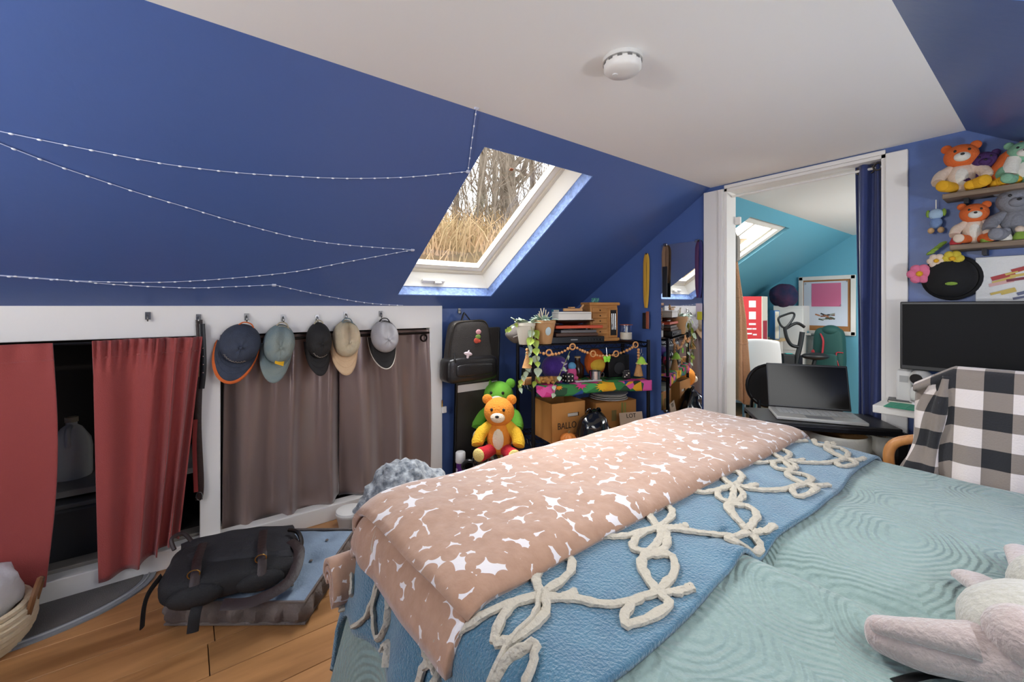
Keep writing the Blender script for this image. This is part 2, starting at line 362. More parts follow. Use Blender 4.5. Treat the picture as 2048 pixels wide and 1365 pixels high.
sc_ = thing('added_wall_sconce', 'white wall sconce added on the right wall as unseen fill light', 'wall lamp', (RX, 1.55, 1.02))  # added out of view to lift the far ceiling and right slope
B((-.012, 0, 0), (.024, .09, .12)).build('backplate', WHITE, sc_, bevel=.006)
MB().tube([(-.02, 0, 0), (-.1, 0, .0), (-.14, 0, .03)], .009, 8).build('arm', CHROME, sc_)
MB().lathe([(.01, .02), (.03, .03), (.075, .1), (.072, .1), (.028, .04)], 24, c=(-.14, 0, 0)).build('shade', WHITE, sc_)
ls_ = bpy.data.lights.new('added_wall_sconce_bulb', 'POINT'); ls_.energy = 15; ls_.color = (1, .98, .95); ls_.shadow_soft_size = .05
lq_ = bpy.data.objects.new('added_wall_sconce_bulb', ls_); COL.objects.link(lq_); lq_.location = (-.14, 0, .12); lq_.parent = sc_

# ================================================================ OUTDOORS seen through the roof window
GRASS = mat('dry_hillside', '#9c7f5e', .95, bump=.6, bs=6, col2='#7d6a4a', vs=3)
def ground(x, y):
    d = -x - 4.2; r = math.hypot(x, y)
    return min(1.25 + .135 * r, -2.0 + 3.4 * max(d, 0)) + .35 * ns(x, y, 0, .35)
def hill(u, v):
    x = -4.3 - 30 * v; y = -12 + 46 * u
    return (x, y, ground(x, y))
hb = MB().grid(30, 20, hill).build('ground_hillside', GRASS); struct(hb)
BARK = mat('grey_brown_bark', '#8f8171', .9, bump=.8, bs=14, col2='#6b5f52', vs=5)
BRUSHM = mat('dry_brush', '#c4a27c', .9, col2='#a08a62', vs=2)
def tree(loc, h, seed, label, r0=.16, lean=0, depth=5):
    rg = random.Random(seed); t = thing('bare_tree', label, 'tree', loc, group='bare trees beyond the roof window')
    tm = MB(); bm = MB()
    pts = []; rad = []
    for i in range(9):
        q = i / 8; pts.append(Vector((lean * q * h + .12 * math.sin(q * 5 + seed), .14 * math.sin(q * 4 + seed * 2), -.6 + q * h))); rad.append(r0 * (1 - .75 * q))
    tm.tube(pts, rad, 10); tm.build('trunk', BARK, t)
    def br(p, d, L, r, k):
        q = [p]; dd = d.copy()
        for i in range(4):
            dd = (dd + Vector((rg.uniform(-.28, .28), rg.uniform(-.28, .28), rg.uniform(-.1, .3)))).normalized(); q.append(q[-1] + dd * L / 4)
        bm.tube(q, [r * (1 - .16 * i) for i in range(5)], 5)
        if k > 0:
            for i in range(3):
                j = rg.choice((2, 3, 4)); nd = (dd + Vector((rg.uniform(-1, 1), rg.uniform(-1, 1), rg.uniform(-.3, .7)))).normalized(); br(q[j], nd, L * rg.uniform(.55, .75), r * .5, k - 1)
    for i in range(16):
        q = rg.uniform(.1, .95); j = q * 8; a = pts[int(j)].lerp(pts[min(int(j) + 1, 8)], j % 1)
        an = rg.uniform(0, 2 * PI); br(a, Vector((math.cos(an), math.sin(an), rg.uniform(.2, .9))).normalized(), h * rg.uniform(.2, .34), (.02 + r0 * .3) * (1 - .5 * q), 3)
    ob = bm.build('branches', BARK, t); ob['kind'] = 'stuff'
    return t
for (px, k, h, sd, lb, r0, ln) in ((1017, 10.5, 8, 4, 'thick straight bare trunk in the middle of the roof window', .26, 0), (960, 13, 9, 11, 'thinner leaning bare tree left of the thick trunk, through the roof window', .14, .12),
                               (1075, 14, 9, 23, 'forked bare tree right of the thick trunk, through the roof window', .13, -.06), (905, 16, 9, 31, 'slender bare tree at the lower left of the roof window', .12, .05), (1120, 19, 10, 37, 'distant bare tree at the upper right of the roof window', .14, 0), (985, 20, 10, 41, 'distant bare tree behind the thick trunk, through the roof window', .15, 0.02)):
    p = atk(px, 612, k); tree((p.x, p.y, ground(p.x, p.y)), h, sd, lb, r0, ln)
bm_ = MB(); rg = random.Random(5)
for i in range(5200):
    px = rg.uniform(780, 1180); k = rg.uniform(5.3, 19); p = atk(px, 612, k); z = ground(p.x, p.y); hh = rg.uniform(.35, 1.25) * (1 if k > 9 else .6)
    a = Vector((p.x, p.y, z - .1)); d = Vector((rg.uniform(-.5, .5), rg.uniform(-.5, .5), 1)).normalized(); b = a + d * hh * .6; c = b + (d + Vector((rg.uniform(-.5, .5), rg.uniform(-.5, .5), -.2))) * hh * .5
    bm_.tube([a, b, c], [.013, .010, .005], 3)
tk = MB(); rg2 = random.Random(77)
for i in range(170):
    px = rg2.uniform(800, 1170); k = rg2.uniform(8, 17); p = atk(px, 612, k); base = Vector((p.x, p.y, ground(p.x, p.y) - .1))
    d = Vector((rg2.uniform(-.35, .35), rg2.uniform(-.35, .35), 1)).normalized(); L = rg2.uniform(1.6, 4.2); pts = [base]
    for j in range(6):
        d = (d + Vector((rg2.uniform(-.22, .22), rg2.uniform(-.22, .22), .08))).normalized(); pts.append(pts[-1] + d * L / 6)
    r = rg2.uniform(.012, .024); tk.tube(pts, [r * (1 - .12 * j) for j in range(7)], 4)
    for j in range(2, 6):
        for q in range(2):
            e = (d + Vector((rg2.uniform(-1, 1), rg2.uniform(-1, 1), rg2.uniform(-.2, .6)))).normalized(); m_ = pts[j] + e * L * .14; tk.tube([pts[j], m_, m_ + (e + Vector((0, 0, .3))) * L * .12], [r * .5, r * .38, r * .2], 3)
tag(tk.build('sapling_thicket', BARK), 'thicket of thin bare saplings and twigs on the hillside', 'thicket', kind='stuff')
tag(bm_.build('dry_brush', BRUSHM), 'tangle of dry tan brush covering the hillside', 'brush', kind='stuff')

# ================================================================ BED
FX, NB, FB, HXB, TZ = -1.30, .44, 2.25, .87, .615
bed = thing('bed', 'wide bed with a pale mattress under the green quilt', 'bed', (0, 0, 0))
B(((FX + HXB) / 2 + .03, (NB + FB) / 2, .405), (HXB - FX - .12, FB - NB - .1, .29)).build('mattress', mat('mattress_cream', '#d8d2c4', .8), bed, bevel=.04, seg=3)
B(((FX + HXB) / 2 + .03, (NB + FB) / 2, .2), (HXB - FX - .14, FB - NB - .12, .12)).build('bed_base', mat('bed_base_grey', '#4a4743', .8), bed, bevel=.01)
for x in (FX + .2, HXB - .15):
    for y in (NB + .2, FB - .2): MB().lathe([(0, 0), (.02, 0), (.03, .15), (0, .15)], 14, c=(x, y, 0)).build('leg', BLACK, bed)
def bend(s, r, off, fl):
    if s >= r: return s, off
    a = (r - s) / r
    if a < PI / 2: return r - (r + off) * math.sin(a), -r + (r + off) * math.cos(a)
    d = (r - s) - r * PI / 2
    return -off - fl * d, -r - d
LV = FB - NB
P1 = onZ(1500, 1125, TZ); P2 = onZ(1780, 1255, TZ)
def wrinkle(x, y):
    z = .014 * ns(x, y, 0, 2.2) + .006 * ns(x, y, 3, 6)
    d = Vector((P2.x - P1.x, P2.y - P1.y)); L = d.length; d /= L; q = Vector((x - P1.x, y - P1.y)); t = q.dot(d) / L; c = q.x * d.y - q.y * d.x   # c>0 : nearer the camera
    wgt = math.exp(-max(0, -t) ** 2 / .05 - max(0, t - 1) ** 2 / .08)
    z += wgt * (.022 * math.exp(-((c - .045) / .05) ** 2) - .036 * math.exp(-((c + .05) / .06) ** 2))
    return z
def bedsurf(u, v, off=0.0, ru=.07, rv=.07, fl=.24, wr=1.0):
    hu, zu = bend(u, ru, off, .12)
    if v > LV / 2:
        hv, zv = bend(LV - v, rv, off, .1); hv = LV - hv
    else: hv, zv = bend(v, rv, off, fl)
    x = FX + hu; y = NB + hv; z = TZ + zu + zv - off
    drop = max(0, TZ - z)
    k = max(0, 1 - drop * 8)
    z += wr * wrinkle(x, y) * k
    if drop > .08:
        s_ = (drop - .08)
        if v < 0: y += .03 * s_ / .4 * math.sin(x * 11 + 1.2) + .012 * math.sin(x * 23)
        elif u < 0: x += .03 * s_ / .4 * math.sin(y * 11)
    return Vector((x, y, max(z, .02 + .01 * abs(off))))
def quiltmat():
    m = bpy.data.materials.new('sage_teal_quilt'); m.use_nodes = True; nt, b = nodes_of(m); L = nt.links.new
    b.inputs['Base Color'].default_value = lin('#8fb0ab'); b.inputs['Roughness'].default_value = .85; b.inputs['Sheen Weight'].default_value = .25
    tc = nt.nodes.new('ShaderNodeTexCoord')
    vo = nt.nodes.new('ShaderNodeTexVoronoi'); vo.inputs['Scale'].default_value = 4.2; vo.feature = 'F1'
    nz = nt.nodes.new('ShaderNodeTexNoise'); nz.inputs['Scale'].default_value = 3; nz.inputs['Detail'].default_value = 2
    mv = nt.nodes.new('ShaderNodeMix'); mv.data_type = 'RGBA'; mv.inputs[0].default_value = .16
    L(tc.outputs['Object'], nz.inputs['Vector']); L(tc.outputs['Object'], mv.inputs[6]); L(nz.outputs['Color'], mv.inputs[7]); L(mv.outputs[2], vo.inputs['Vector'])
    mu = nt.nodes.new('ShaderNodeMath'); mu.operation = 'MULTIPLY'; mu.inputs[1].default_value = 105; sn = nt.nodes.new('ShaderNodeMath'); sn.operation = 'SINE'
    L(vo.outputs['Distance'], mu.inputs[0]); L(mu.outputs[0], sn.inputs[0])
    n2 = nt.nodes.new('ShaderNodeTexNoise'); n2.inputs['Scale'].default_value = 75; n2.inputs['Detail'].default_value = 3; L(tc.outputs['Object'], n2.inputs['Vector'])
    ad = nt.nodes.new('ShaderNodeMath'); ad.operation = 'MULTIPLY_ADD'; ad.inputs[1].default_value = 3.0; L(n2.outputs['Fac'], ad.inputs[0]); L(sn.outputs[0], ad.inputs[2])
    bp = nt.nodes.new('ShaderNodeBump'); bp.inputs['Strength'].default_value = .6; bp.inputs['Distance'].default_value = .003; L(ad.outputs[0], bp.inputs['Height']); L(bp.outputs[0], b.inputs['Normal'])
    cr = nt.nodes.new('ShaderNodeMix'); cr.data_type = 'RGBA'; cr.inputs[6].default_value = lin('#738985'); cr.inputs[7].default_value = lin('#889d97')
    L(n2.outputs['Fac'], cr.inputs[0]); L(cr.outputs[2], b.inputs['Base Color'])
    return m
QU = quiltmat()
def q_uv(a, b): return bedsurf(-.50 + a * (HXB - FX + .50), -.50 + b * (LV + .5 + .35), .012)
qo = MB().grid(150, 150, q_uv).build('quilt', QU, solid=.014)
tag(qo, 'sage green quilt with swirling stitched relief spread over the bed', 'quilt')
# teal throw with cream yarn bows
TEB = mat('teal_blue_throw', '#3c6a83', .95, bump=.8, bs=170, sheen=.5, col2='#48788f', vs=14)
YARN = mat('cream_yarn', '#b9b1a1', .95, bump=1.0, bs=70)
tb = thing('throw_blanket', 'teal blue fleece throw with cream yarn bows across the bed', 'blanket', (0, 0, 0))
TW = .842
def vmin(u):     # how far the near hem hangs, by distance from the foot
    if u < .42: return -.235 + .05 * (u / .42) - .0
    t = min(1, (u - .42) / .3); return -.185 + .12 * t * t * (3 - 2 * t)
def t_uv(a, b, off=.03):
    u = -.14 + a * (TW + .14); v0 = vmin(max(u, 0)) + .005 * math.sin(u * 40); v = v0 + b * (LV - .01 - v0 + .03)
    u2 = u + .012 * math.sin(v * 7) * (a > .9)
    return bedsurf(u2, v, off)
MB().grid(90, 140, t_uv).build('fleece', TEB, tb, solid=.012)
def onT(u, v, off=.042): return bedsurf(u, v, off)
rg = random.Random(12)
def yarn(pts, r=.0095):
    pp = spline([(p[0], p[1], 0) for p in pts], 7)
    P = [onT(p.x + rg.uniform(-.002, .002), p.y + rg.uniform(-.002, .002)) for p in pp]
    return [r * rg.uniform(.85, 1.2) for _ in P], P
NODES = [(.78 - .14 * i, .34 - .2 * i + .417 * j) for i in range(6) for j in range(-1, 6)]
def ok(pts): return [p for p in pts if -.1 < p[0] < TW - .012 and p[1] > vmin(max(p[0], 0)) + .012 and p[1] < LV - .02]
for (cu_, cv) in NODES:
    m = MB()
    lines = [[(0, 0), (-.045, .03), (-.085, .085), (-.05, .125), (-.012, .09), (0, 0)], [(0, 0), (.04, -.02), (.062, -.085), (.02, -.12), (-.012, -.07), (0, 0)],
             [(0, 0), (-.03, -.10), (-.085, -.16), (-.14, -.2)], [(0, 0), (-.075, .055), (-.1, .15), (-.14, .217)], [(0, 0), (.028, .03), (.04, .07)]]
    for ln in lines:
        pts = ok([(cu_ + a * (1 + .1 * rg.uniform(-1, 1)), cv + b * (1 + .1 * rg.uniform(-1, 1))) for a, b in ln])
        if len(pts) < 3: continue
        r, P = yarn(pts, .0105); m.tube(P, r, 6, flat=.65)
    if m.v: m.build('yarn_bow', YARN, tb)
# folded pink-beige blanket
def spotmat():
    m = bpy.data.materials.new('dusty_pink_fleece'); m.use_nodes = True; nt, b = nodes_of(m); L = nt.links.new
    b.inputs['Roughness'].default_value = .9; b.inputs['Sheen Weight'].default_value = .5
    tc = nt.nodes.new('ShaderNodeTexCoord'); mp = nt.nodes.new('ShaderNodeMapping'); mp.inputs['Scale'].default_value = (33, 33, 33)
    v1 = nt.nodes.new('ShaderNodeTexVoronoi'); v1.feature = 'DISTANCE_TO_EDGE'; v1.inputs['Scale'].default_value = 1; v2 = nt.nodes.new('ShaderNodeTexVoronoi'); v2.feature = 'F1'; v2.inputs['Scale'].default_value = 1
    nz = nt.nodes.new('ShaderNodeTexNoise'); nz.inputs['Scale'].default_value = 8; L(tc.outputs['Object'], nz.inputs['Vector'])
    mx = nt.nodes.new('ShaderNodeMix'); mx.data_type = 'RGBA'; mx.inputs[0].default_value = .06
    L(tc.outputs['Object'], mx.inputs[6]); L(nz.outputs['Color'], mx.inputs[7]); L(mx.outputs[2], mp.inputs[0]); L(mp.outputs[0], v1.inputs['Vector']); L(mp.outputs[0], v2.inputs['Vector'])
    # white flecks: where a cell corner is far from its centre
    g = nt.nodes.new('ShaderNodeMath'); g.operation = 'GREATER_THAN'; g.inputs[1].default_value = .72; L(v2.outputs['Distance'], g.inputs[0])
    n3 = nt.nodes.new('ShaderNodeTexNoise'); n3.inputs['Scale'].default_value = 30; n3.inputs['Detail'].default_value = 4; L(tc.outputs['Object'], n3.inputs['Vector'])
    c1 = nt.nodes.new('ShaderNodeMix'); c1.data_type = 'RGBA'; c1.inputs[6].default_value = lin('#987056'); c1.inputs[7].default_value = lin('#b79279'); L(n3.outputs['Fac'], c1.inputs[0])
    c2 = nt.nodes.new('ShaderNodeMix'); c2.data_type = 'RGBA'; c2.inputs[7].default_value = lin('#dcd6d6'); L(g.outputs[0], c2.inputs[0]); L(c1.outputs[2], c2.inputs[6]); L(c2.outputs[2], b.inputs['Base Color'])
    bp = nt.nodes.new('ShaderNodeBump'); bp.inputs['Strength'].default_value = .5; bp.inputs['Distance'].default_value = .006; L(n3.outputs['Fac'], bp.inputs['Height']); L(bp.outputs[0], b.inputs['Normal'])
    return m
PK = spotmat()
pb = thing('folded_blanket', 'dusty pink fleece blanket with white flecks folded along the foot of the bed', 'blanket', (0, 0, 0))
PW = .585
def p_uv(a, b, off, grow=0, hang0=-.035):
    u = -.04 - grow + a * (PW + .04 + grow); hang = hang0 + .01 * a
    v = hang - grow * .4 + b * (LV - hang + .035)
    e = min(a, 1 - a) ; th = off * (1 - math.exp(-max(e, 0) * 26)) + .042
    hump = .016 * math.sin(PI * a) * math.sin(PI * min(1, max(0, v / LV)))
    p = bedsurf(u, v, th + hump + .004 * ns(u, v, 0, 9), ru=.09)
    return p
MB().grid(80, 150, lambda a, b: p_uv(a, b, .028, 0, .012)).build('top_layer', PK, pb, solid=.018)
MB().grid(60, 120, lambda a, b: p_uv(a, b, .004, .01, -.05)).build('bottom_layer', PK, pb, solid=.016)
# scroll of the folded layers at the near foot corner
rollc = bedsurf(-.06, -.02, .02)
for k, (rr, dz) in enumerate(((.060, 0), (.042, -.004), (.024, -.008))):
    def scroll(u, v, rr=rr, dz=dz):
        a = -1.0 + 4.2 * u; L = -.045 + .17 * v
        return (rollc.x - .01 + rr * math.cos(a) * .9, rollc.y + L - .02 - .03 * (1 - v), rollc.z + dz + rr * math.sin(a) * 1.05 - .035)
    MB().grid(24, 10, scroll).build('scroll_layer', PK, pb, solid=.014)
# stuffed rabbit lying at the right
BUN = mat('pale_pink_plush', '#a59792', .95, bump=.7, bs=90, sheen=.5, col2='#a89590', vs=9)
BUNC = mat('cream_plush', '#aaa69b', .95, bump=.7, bs=90, sheen=.4)
bu = thing('plush_animal', 'pale pink and cream plush animal with long floppy ears lying on the quilt', 'plush toy', (0, 0, 0))
def limb(pts, rad, name, m, flat=1.0, up=(0, 0, 1)):
    n = 6; sp = spline(pts, n); R = []
    for i in range(len(sp)):
        q = i / n; j = min(int(q), len(rad) - 2); R.append(rad[j] + (rad[j + 1] - rad[j]) * min(1, q - j))
    return MB().tube(sp, R, 16, flat=flat, up=up).build(name, m, bu)
zq = TZ + .01
a0 = onZ(1738, 1262, zq + .035); a1 = onZ(1840, 1290, zq + .055); a2 = onZ(1960, 1305, zq + .07); a3 = onZ(2080, 1310, zq + .09)
limb([a0, a0.lerp(a1, .12), a1, a2, a3], [.006, .032, .046, .050, .055], 'leg', BUN, .8)
b0 = onZ(1742, 1250, zq + .06); b1 = onZ(1830, 1265, zq + .085); b2 = onZ(1950, 1285, zq + .10)
limb([b0, b0.lerp(b1, .15), b1, b2], [.004, .016, .022, .03], 'leg', BUN, .8)
e0 = onZ(1918, 1148, zq + .03); e1 = onZ(1955, 1165, zq + .045); e2 = onZ(2000, 1195, zq + .07)
limb([e0, e0.lerp(e1, .2), e1, e2], [.004, .022, .032, .030], 'ear', BUN, .55)
g0 = onZ(2040, 1095, zq + .05); g1 = onZ(2075, 1160, zq + .08); g2 = onZ(2090, 1230, zq + .1)
limb([g0, g0.lerp(g1, .2), g1, g2], [.004, .03, .036, .04], 'ear', BUN, .5)
c = onZ(2040, 1290, zq + .08)
MB().ell(c + Vector((.03, .03, .0)), (.105, .12, .085), nu=30, nv=20, f=lambda p: p * (1 + .05 * ns(p.x, p.y, p.z, 16))).build('body', BUNC, bu)
MB().ell(c + Vector((.01, -.045, .035)), (.05, .05, .045), nu=20, nv=12).build('paw', BUN, bu)
ch = onZ(2085, 1215, zq + .11)
MB().ell(ch + Vector((.03, .05, .01)), (.075, .075, .07), nu=24, nv=16).build('head', BUNC, bu)
MB().tube([ch + Vector((.03 + .062 * math.cos(a * PI / 10), .02 + .062 * math.sin(a * PI / 10), -.03)) for a in range(20)], .008, 6, closed=True).build('ribbon', mat('navy_ribbon', '#2c3c63', .6), bu)
s0 = [onZ(x, y, TZ + .02) for x, y in ((1790, 1366), (1850, 1352), (1920, 1356), (1990, 1362), (2060, 1370), (2020, 1400), (1900, 1400))]
tag(MB().tube(spline(s0 + [s0[0]], 6), .008, 8, flat=.5).build('headband', BLACK), 'black band lying on the quilt below the plush animal', 'headband')

# ================================================================ KNEE WALL: curtains, hats, strap
RED = mat('brick_red_curtain', '#9a3f3b', .75, bump=.25, bs=220, sheen=.3)
BROWN = mat('taupe_satin_curtain', '#87716a', .28, metal=.25, bump=.04, bs=260, sheen=.5, spec=.7)
def drape(name, label, m, X, y0, y1, z1, z0, nf, amp, seed, edge=None, hem=None, gather=0, group=None, solid=.004, warp=1):
    rg = random.Random(seed); ph = [rg.uniform(0, 6) for _ in range(4)]
    def f(u, v):
        z = z0(u) * (1 - v) + z1 * v if callable(z0) else z0 + (z1 - z0) * v
        a, b = edge(v) if edge else (y0, y1)
        uu = u + .03 * math.sin(3 * v + ph[0]) * u * (1 - u) * 4
        uu = uu ** warp; y = a + (b - a) * u
        A = amp * (1.0 - .35 * v)
        x = X + A * math.sin(2 * PI * nf * uu + ph[1]) + A * .28 * math.sin(2 * PI * nf * 1.7 * uu + ph[2] + v) + A * .5 * math.sin(2.5 * v + 7 * u + ph[3])
        if gather and v > .85:
            x += gather * math.sin(2 * PI * nf * 3.2 * u + ph[0]) * (v - .85) / .15
        y += .012 * math.sin(2 * PI * nf * uu + ph[1] + 1.4) * (1 - v * .6)
        return (x, y, z)
    t = thing(name, label, 'curtain', (0, 0, 0), group=group)
    c = MB().grid(90, 40, f).build('cloth', m, t, solid=solid)
    return t, f
def yX(px, x=KX): return onX(px, 700, x).y
t, f = drape('curtain', 'brick red curtain panel at the left edge of the knee wall', RED, KX + .06, 0, 0, 1.095, lambda u: .045 + .05 * u, 2.2, .012, 2,
      edge=lambda v: (-1.0, yX(103, KX + .05) * v + yX(86, KX + .05) * (1 - v) + .025 * math.sin(PI * v) ), gather=.008)
MB().tube([f(u / 30, .93) for u in range(31)], .0035, 6).build('hem_seam', RED, t)
t, f = drape('curtain', 'brick red curtain panel beside the white post, gathered at its right', RED, KX + .062, 0, 0, 1.10, lambda u: .052 + .09 * u ** 2, 3.6, .03, 9,
      edge=lambda v: (yX(190, KX + .05) * v + yX(203, KX + .05) * (1 - v), yX(402, KX + .05) * v + yX(352, KX + .05) * (1 - v)), gather=.014, warp=2.0)
MB().tube([f(u / 30, .93) for u in range(31)], .0035, 6).build('hem_seam', RED, t)
tag(MB().tube([(KX + .012, NY + .05, 1.085), (KX + .012, .06, 1.085)], .006, 8).build('curtain_rod', BLACKM), 'thin dark rod carrying the two red curtains', 'curtain rod')
BY = lambda px: yX(px, KX - .03)
t, f = drape('curtain', 'taupe satin curtain panel nearer the white post, under the hats', BROWN, KX - .055, 0, 0, 1.09, lambda u: .05 + .035 * u + .01 * math.sin(9 * u), 3.0, .044, 21,
      edge=lambda v: (BY(452) - .005 * (1 - v), BY(688)))
t, f = drape('curtain', 'taupe satin curtain panel with a black eyelet at its top right', BROWN, KX - .055, 0, 0, 1.09, lambda u: .075 + .04 * math.sin(3 * u), 2.6, .042, 5,
      edge=lambda v: (BY(683) + .012 * (1 - v), BY(858)))
ey = onX(846, 676, KX - .005)
ringm = mat('dark_bronze', '#1c1512', .35, metal=.8)
MB().tube([(KX + .004, ey.y + .022 * math.cos(a * PI / 10), ey.z + .022 * math.sin(a * PI / 10)) for a in range(20)], .006, 6, closed=True).build('eyelet', ringm, t)
tag(MB().tube([(KX - .012, .12, 1.068), (KX - .012, 1.33, 1.068)], .008, 10).build('curtain_rod', ringm), 'dark bronze rod carrying the two taupe curtains', 'curtain rod')
# crawl space contents
sb = thing('shelf_board', 'grey shelf board inside the dark recess between the red curtains', 'shelf', (-3.12, -.4, 0))
B((0, 0, .36), (.5, 1.1, .03)).build('board', mat('grey_laminate', '#8d8a86', .6), sb, smooth=False, bevel=.003)
for yy in (-.5, .5): B((0, yy, .19), (.45, .03, .31)).build('side_support', mat('grey_laminate', '#8d8a86'), sb, smooth=False)
jp = onX(143, 860, -3.1)
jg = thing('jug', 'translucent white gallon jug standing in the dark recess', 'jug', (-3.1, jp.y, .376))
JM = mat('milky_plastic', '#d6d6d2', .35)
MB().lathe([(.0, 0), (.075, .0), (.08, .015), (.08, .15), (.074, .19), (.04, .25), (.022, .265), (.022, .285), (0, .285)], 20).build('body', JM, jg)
MB().lathe([(.0, .28), (.026, .28), (.026, .305), (0, .305)], 16).build('cap', mat('jug_cap', '#b7a98c', .4), jg)
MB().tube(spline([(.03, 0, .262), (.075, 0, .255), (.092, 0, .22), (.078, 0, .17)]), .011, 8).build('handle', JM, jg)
bx = thing('storage_tote', 'dark storage tote at the bottom of the recess below the jug', 'box', (-3.05, -.42, .045))
B((0, 0, .13), (.42, .7, .26)).build('body', mat('dark_grey_plastic', '#3b3a3c', .5), bx, smooth=False, bevel=.02)
B((0, 0, .27), (.45, .73, .025)).build('lid', mat('mid_grey_plastic', '#58585a', .5), bx, smooth=False, bevel=.008)
tag(B((KX - .1, -.35, .075), (.08, 1.0, .05)).build('door_track', mat('grey_track', '#8a847b', .5), smooth=False, bevel=.004), 'grey sliding track on the sill between the red curtains', 'track')

# hooks
HK = mat('hook_steel', '#8f8c88', .3, metal=1)
def hook_mesh():
    m = MB().box((0, -.003, 0), (.02, .006, .035)); m.tube(spline([(0, -.004, .006), (0, -.02, .0), (0, -.026, -.014), (0, -.018, -.024), (0, -.012, -.016)]), .003, 6); return m
hk0 = None
HOOKS = [(296, 632, 'bare wall hook left of the hanging strap on the white rail'), (397, 636, 'wall hook holding the dark strap on the white post'), (493, 634, 'wall hook holding the navy and orange hat'), (566, 636, 'wall hook holding the washed green hat'),
         (634, 636, 'wall hook holding the black hat'), (691, 630, 'wall hook holding the beige hat'), (761, 628, 'wall hook holding the grey hat'), (918, 622, 'wall hook holding the black backpack')]
for px, py, lb in HOOKS:
    x = KX + .001 if px < 900 else KX - .029
    p = onX(px, py, x)
    t = thing('wall_hook', lb, 'hook', p, PI / 2, 'metal hooks along the knee wall')
    if hk0 is None: hk0 = hook_mesh().build('hook_body', HK, t)
    else: inst(hk0, 'hook_body', t)

# hats: local x = to the right, -y = into the room, z up, origin at the hook
def hat(label, px0, px1, py0, py1, mcrown, mbrim, roll=0, inner=None, dent=0, trim=None, patch=None, logo=None, turn=0, brimc=None):
    pc = (px0 + px1) / 2; a = onX(px0, 650, KX + .06); b = onX(px1, 650, KX + .06); W = (b.y - a.y); top = onX(pc, py0, KX + .03); bot = onX(pc, py1, KX + .06)
    Ht = top.z - bot.z; W *= .93; Ht *= .97
    t = thing('baseball_cap', label, 'hat', (KX + .022, top.y, top.z - .006), PI / 2, 'baseball caps hung along the white rail', rot=(0, roll, PI / 2 + turn))
    ch = Ht * .68; cz = -.02 - ch / 2; ax = W / 2; D = .09
    def dome(u, v):
        an = 2 * PI * u; q = v * PI / 2; r = math.cos(q) ** .62 if v < 1 else 0
        x = ax * r * math.cos(an); z = cz + ch / 2 * r * math.sin(an) - .022 * math.sin(q) ; y = -.012 - D * math.sin(q) ** .9
        # panel seams and a crushed upper half
        y += .004 * abs(math.cos(3 * an)) * math.sin(q)
        if dent: y += dent * math.exp(-((x / ax - .1) ** 2 / .12 + ((z - cz - ch * .22) / (ch * .3)) ** 2))
        return (x, y, z)
    MB().grid(40, 14, dome, wrap=True).build('crown', mcrown, t, solid=.003)
    if inner: MB().grid(24, 3, lambda u, v: (ax * .93 * math.cos(2 * PI * u), -.016 - .02 * v, cz + ch / 2 * .93 * math.sin(2 * PI * u)), wrap=True).build('sweatband', inner, t, solid=.002)
    bl = Ht * .36
    def brim(u, v, e=0):
        an = PI + .12 + (PI - .24) * u; x = ax * math.cos(an) * (1 + .06 * v); z0 = cz + ch / 2 * math.sin(an)
        s_ = math.sin(PI * u) ** .55
        z = z0 - bl * v * s_; y = -.02 - .05 * s_ * v + .045 * (x / ax) ** 2 * v - e
        return (x, y, z)
    MB().grid(28, 8, brim).build('brim', mbrim, t, solid=.004)
    for k in (.3, .6): MB().tube([Vector(brim(i / 20, k, .0035)) for i in range(1, 20)], .0009, 4).build('brim_stitching', mbrim, t)
    if trim: MB().tube([Vector(brim(i / 24, 1.0)) for i in range(25)], .008 if trim is ORNG else .004, 6).build('brim_edge', trim, t)
    MB().tube(spline([(-ax * .45, -.02, cz + ch * .40), (-ax * .2, -.018, -.012), (ax * .2, -.018, -.012), (ax * .45, -.02, cz + ch * .40)]), .008, 6, flat=.4).build('back_strap', mcrown if not inner else inner, t)
    MB().ell((0, -.02 - D, cz - .02), (.008, .005, .008), nu=10, nv=6).build('button', mcrown, t)
    if patch:
        q = dome(.765, .5); MB().box((q[0] + .004, q[1] - .004, q[2]), (.046, .006, .034), (-.75, .25, .1)).build('patch', patch, t, bevel=.003)
    if logo:
        g = random.Random(px0); m = MB()
        for i in range(9):
            q = dome(.62 + .026 * i, .42); q2 = dome(.625 + .026 * i, .50 + .05 * g.random())
            m.tube([Vector(q) - Vector((0, .003, 0)), Vector(q2) - Vector((0, .004, 0)), Vector(dome(.64 + .026 * i, .43)) - Vector((0, .003, 0))], .0016, 4)
        e = m.build('embroidery', logo, t); e['kind'] = 'stuff'
    return t
NAVY = mat('washed_navy_cotton', '#3d4454', .85, bump=.3, bs=180, var=.25, vs=18)
ORNG = mat('orange_cotton', '#d9692b', .8, bump=.2, bs=180)
SAGE = mat('washed_green_cotton', '#8c948b', .9, bump=.3, bs=180, col2='#6f8288', vs=7)
BLKC = mat('black_cotton', '#1d1a19', .75, bump=.2, bs=180)
BEIGE = mat('beige_cotton', '#c9b496', .9, bump=.3, bs=160, col2='#b5a98d', vs=9)
BEIGEB = mat('sand_cotton', '#d3b28d', .85, bump=.2, bs=160)
GREYC = mat('light_grey_nylon', '#a39fa0', .5, bump=.15, bs=160)
SILV = mat('silver_print', '#c9bfb2', .4, metal=.3)
hat('navy hat with an orange brim edge, leftmost of the hats', 452, 540, 640, 754, NAVY, NAVY, roll=.30, inner=ORNG, trim=ORNG, logo=SILV)
hat('washed grey green hat with a small yellow patch', 533, 600, 640, 754, SAGE, SAGE, roll=.18, inner=BEIGE, patch=mat('yellow_patch', '#f0b81f', .6), dent=.03)
hat('black hat with a silver printed emblem', 610, 663, 636, 741, BLKC, BLKC, roll=.0, inner=BEIGE, logo=SILV)
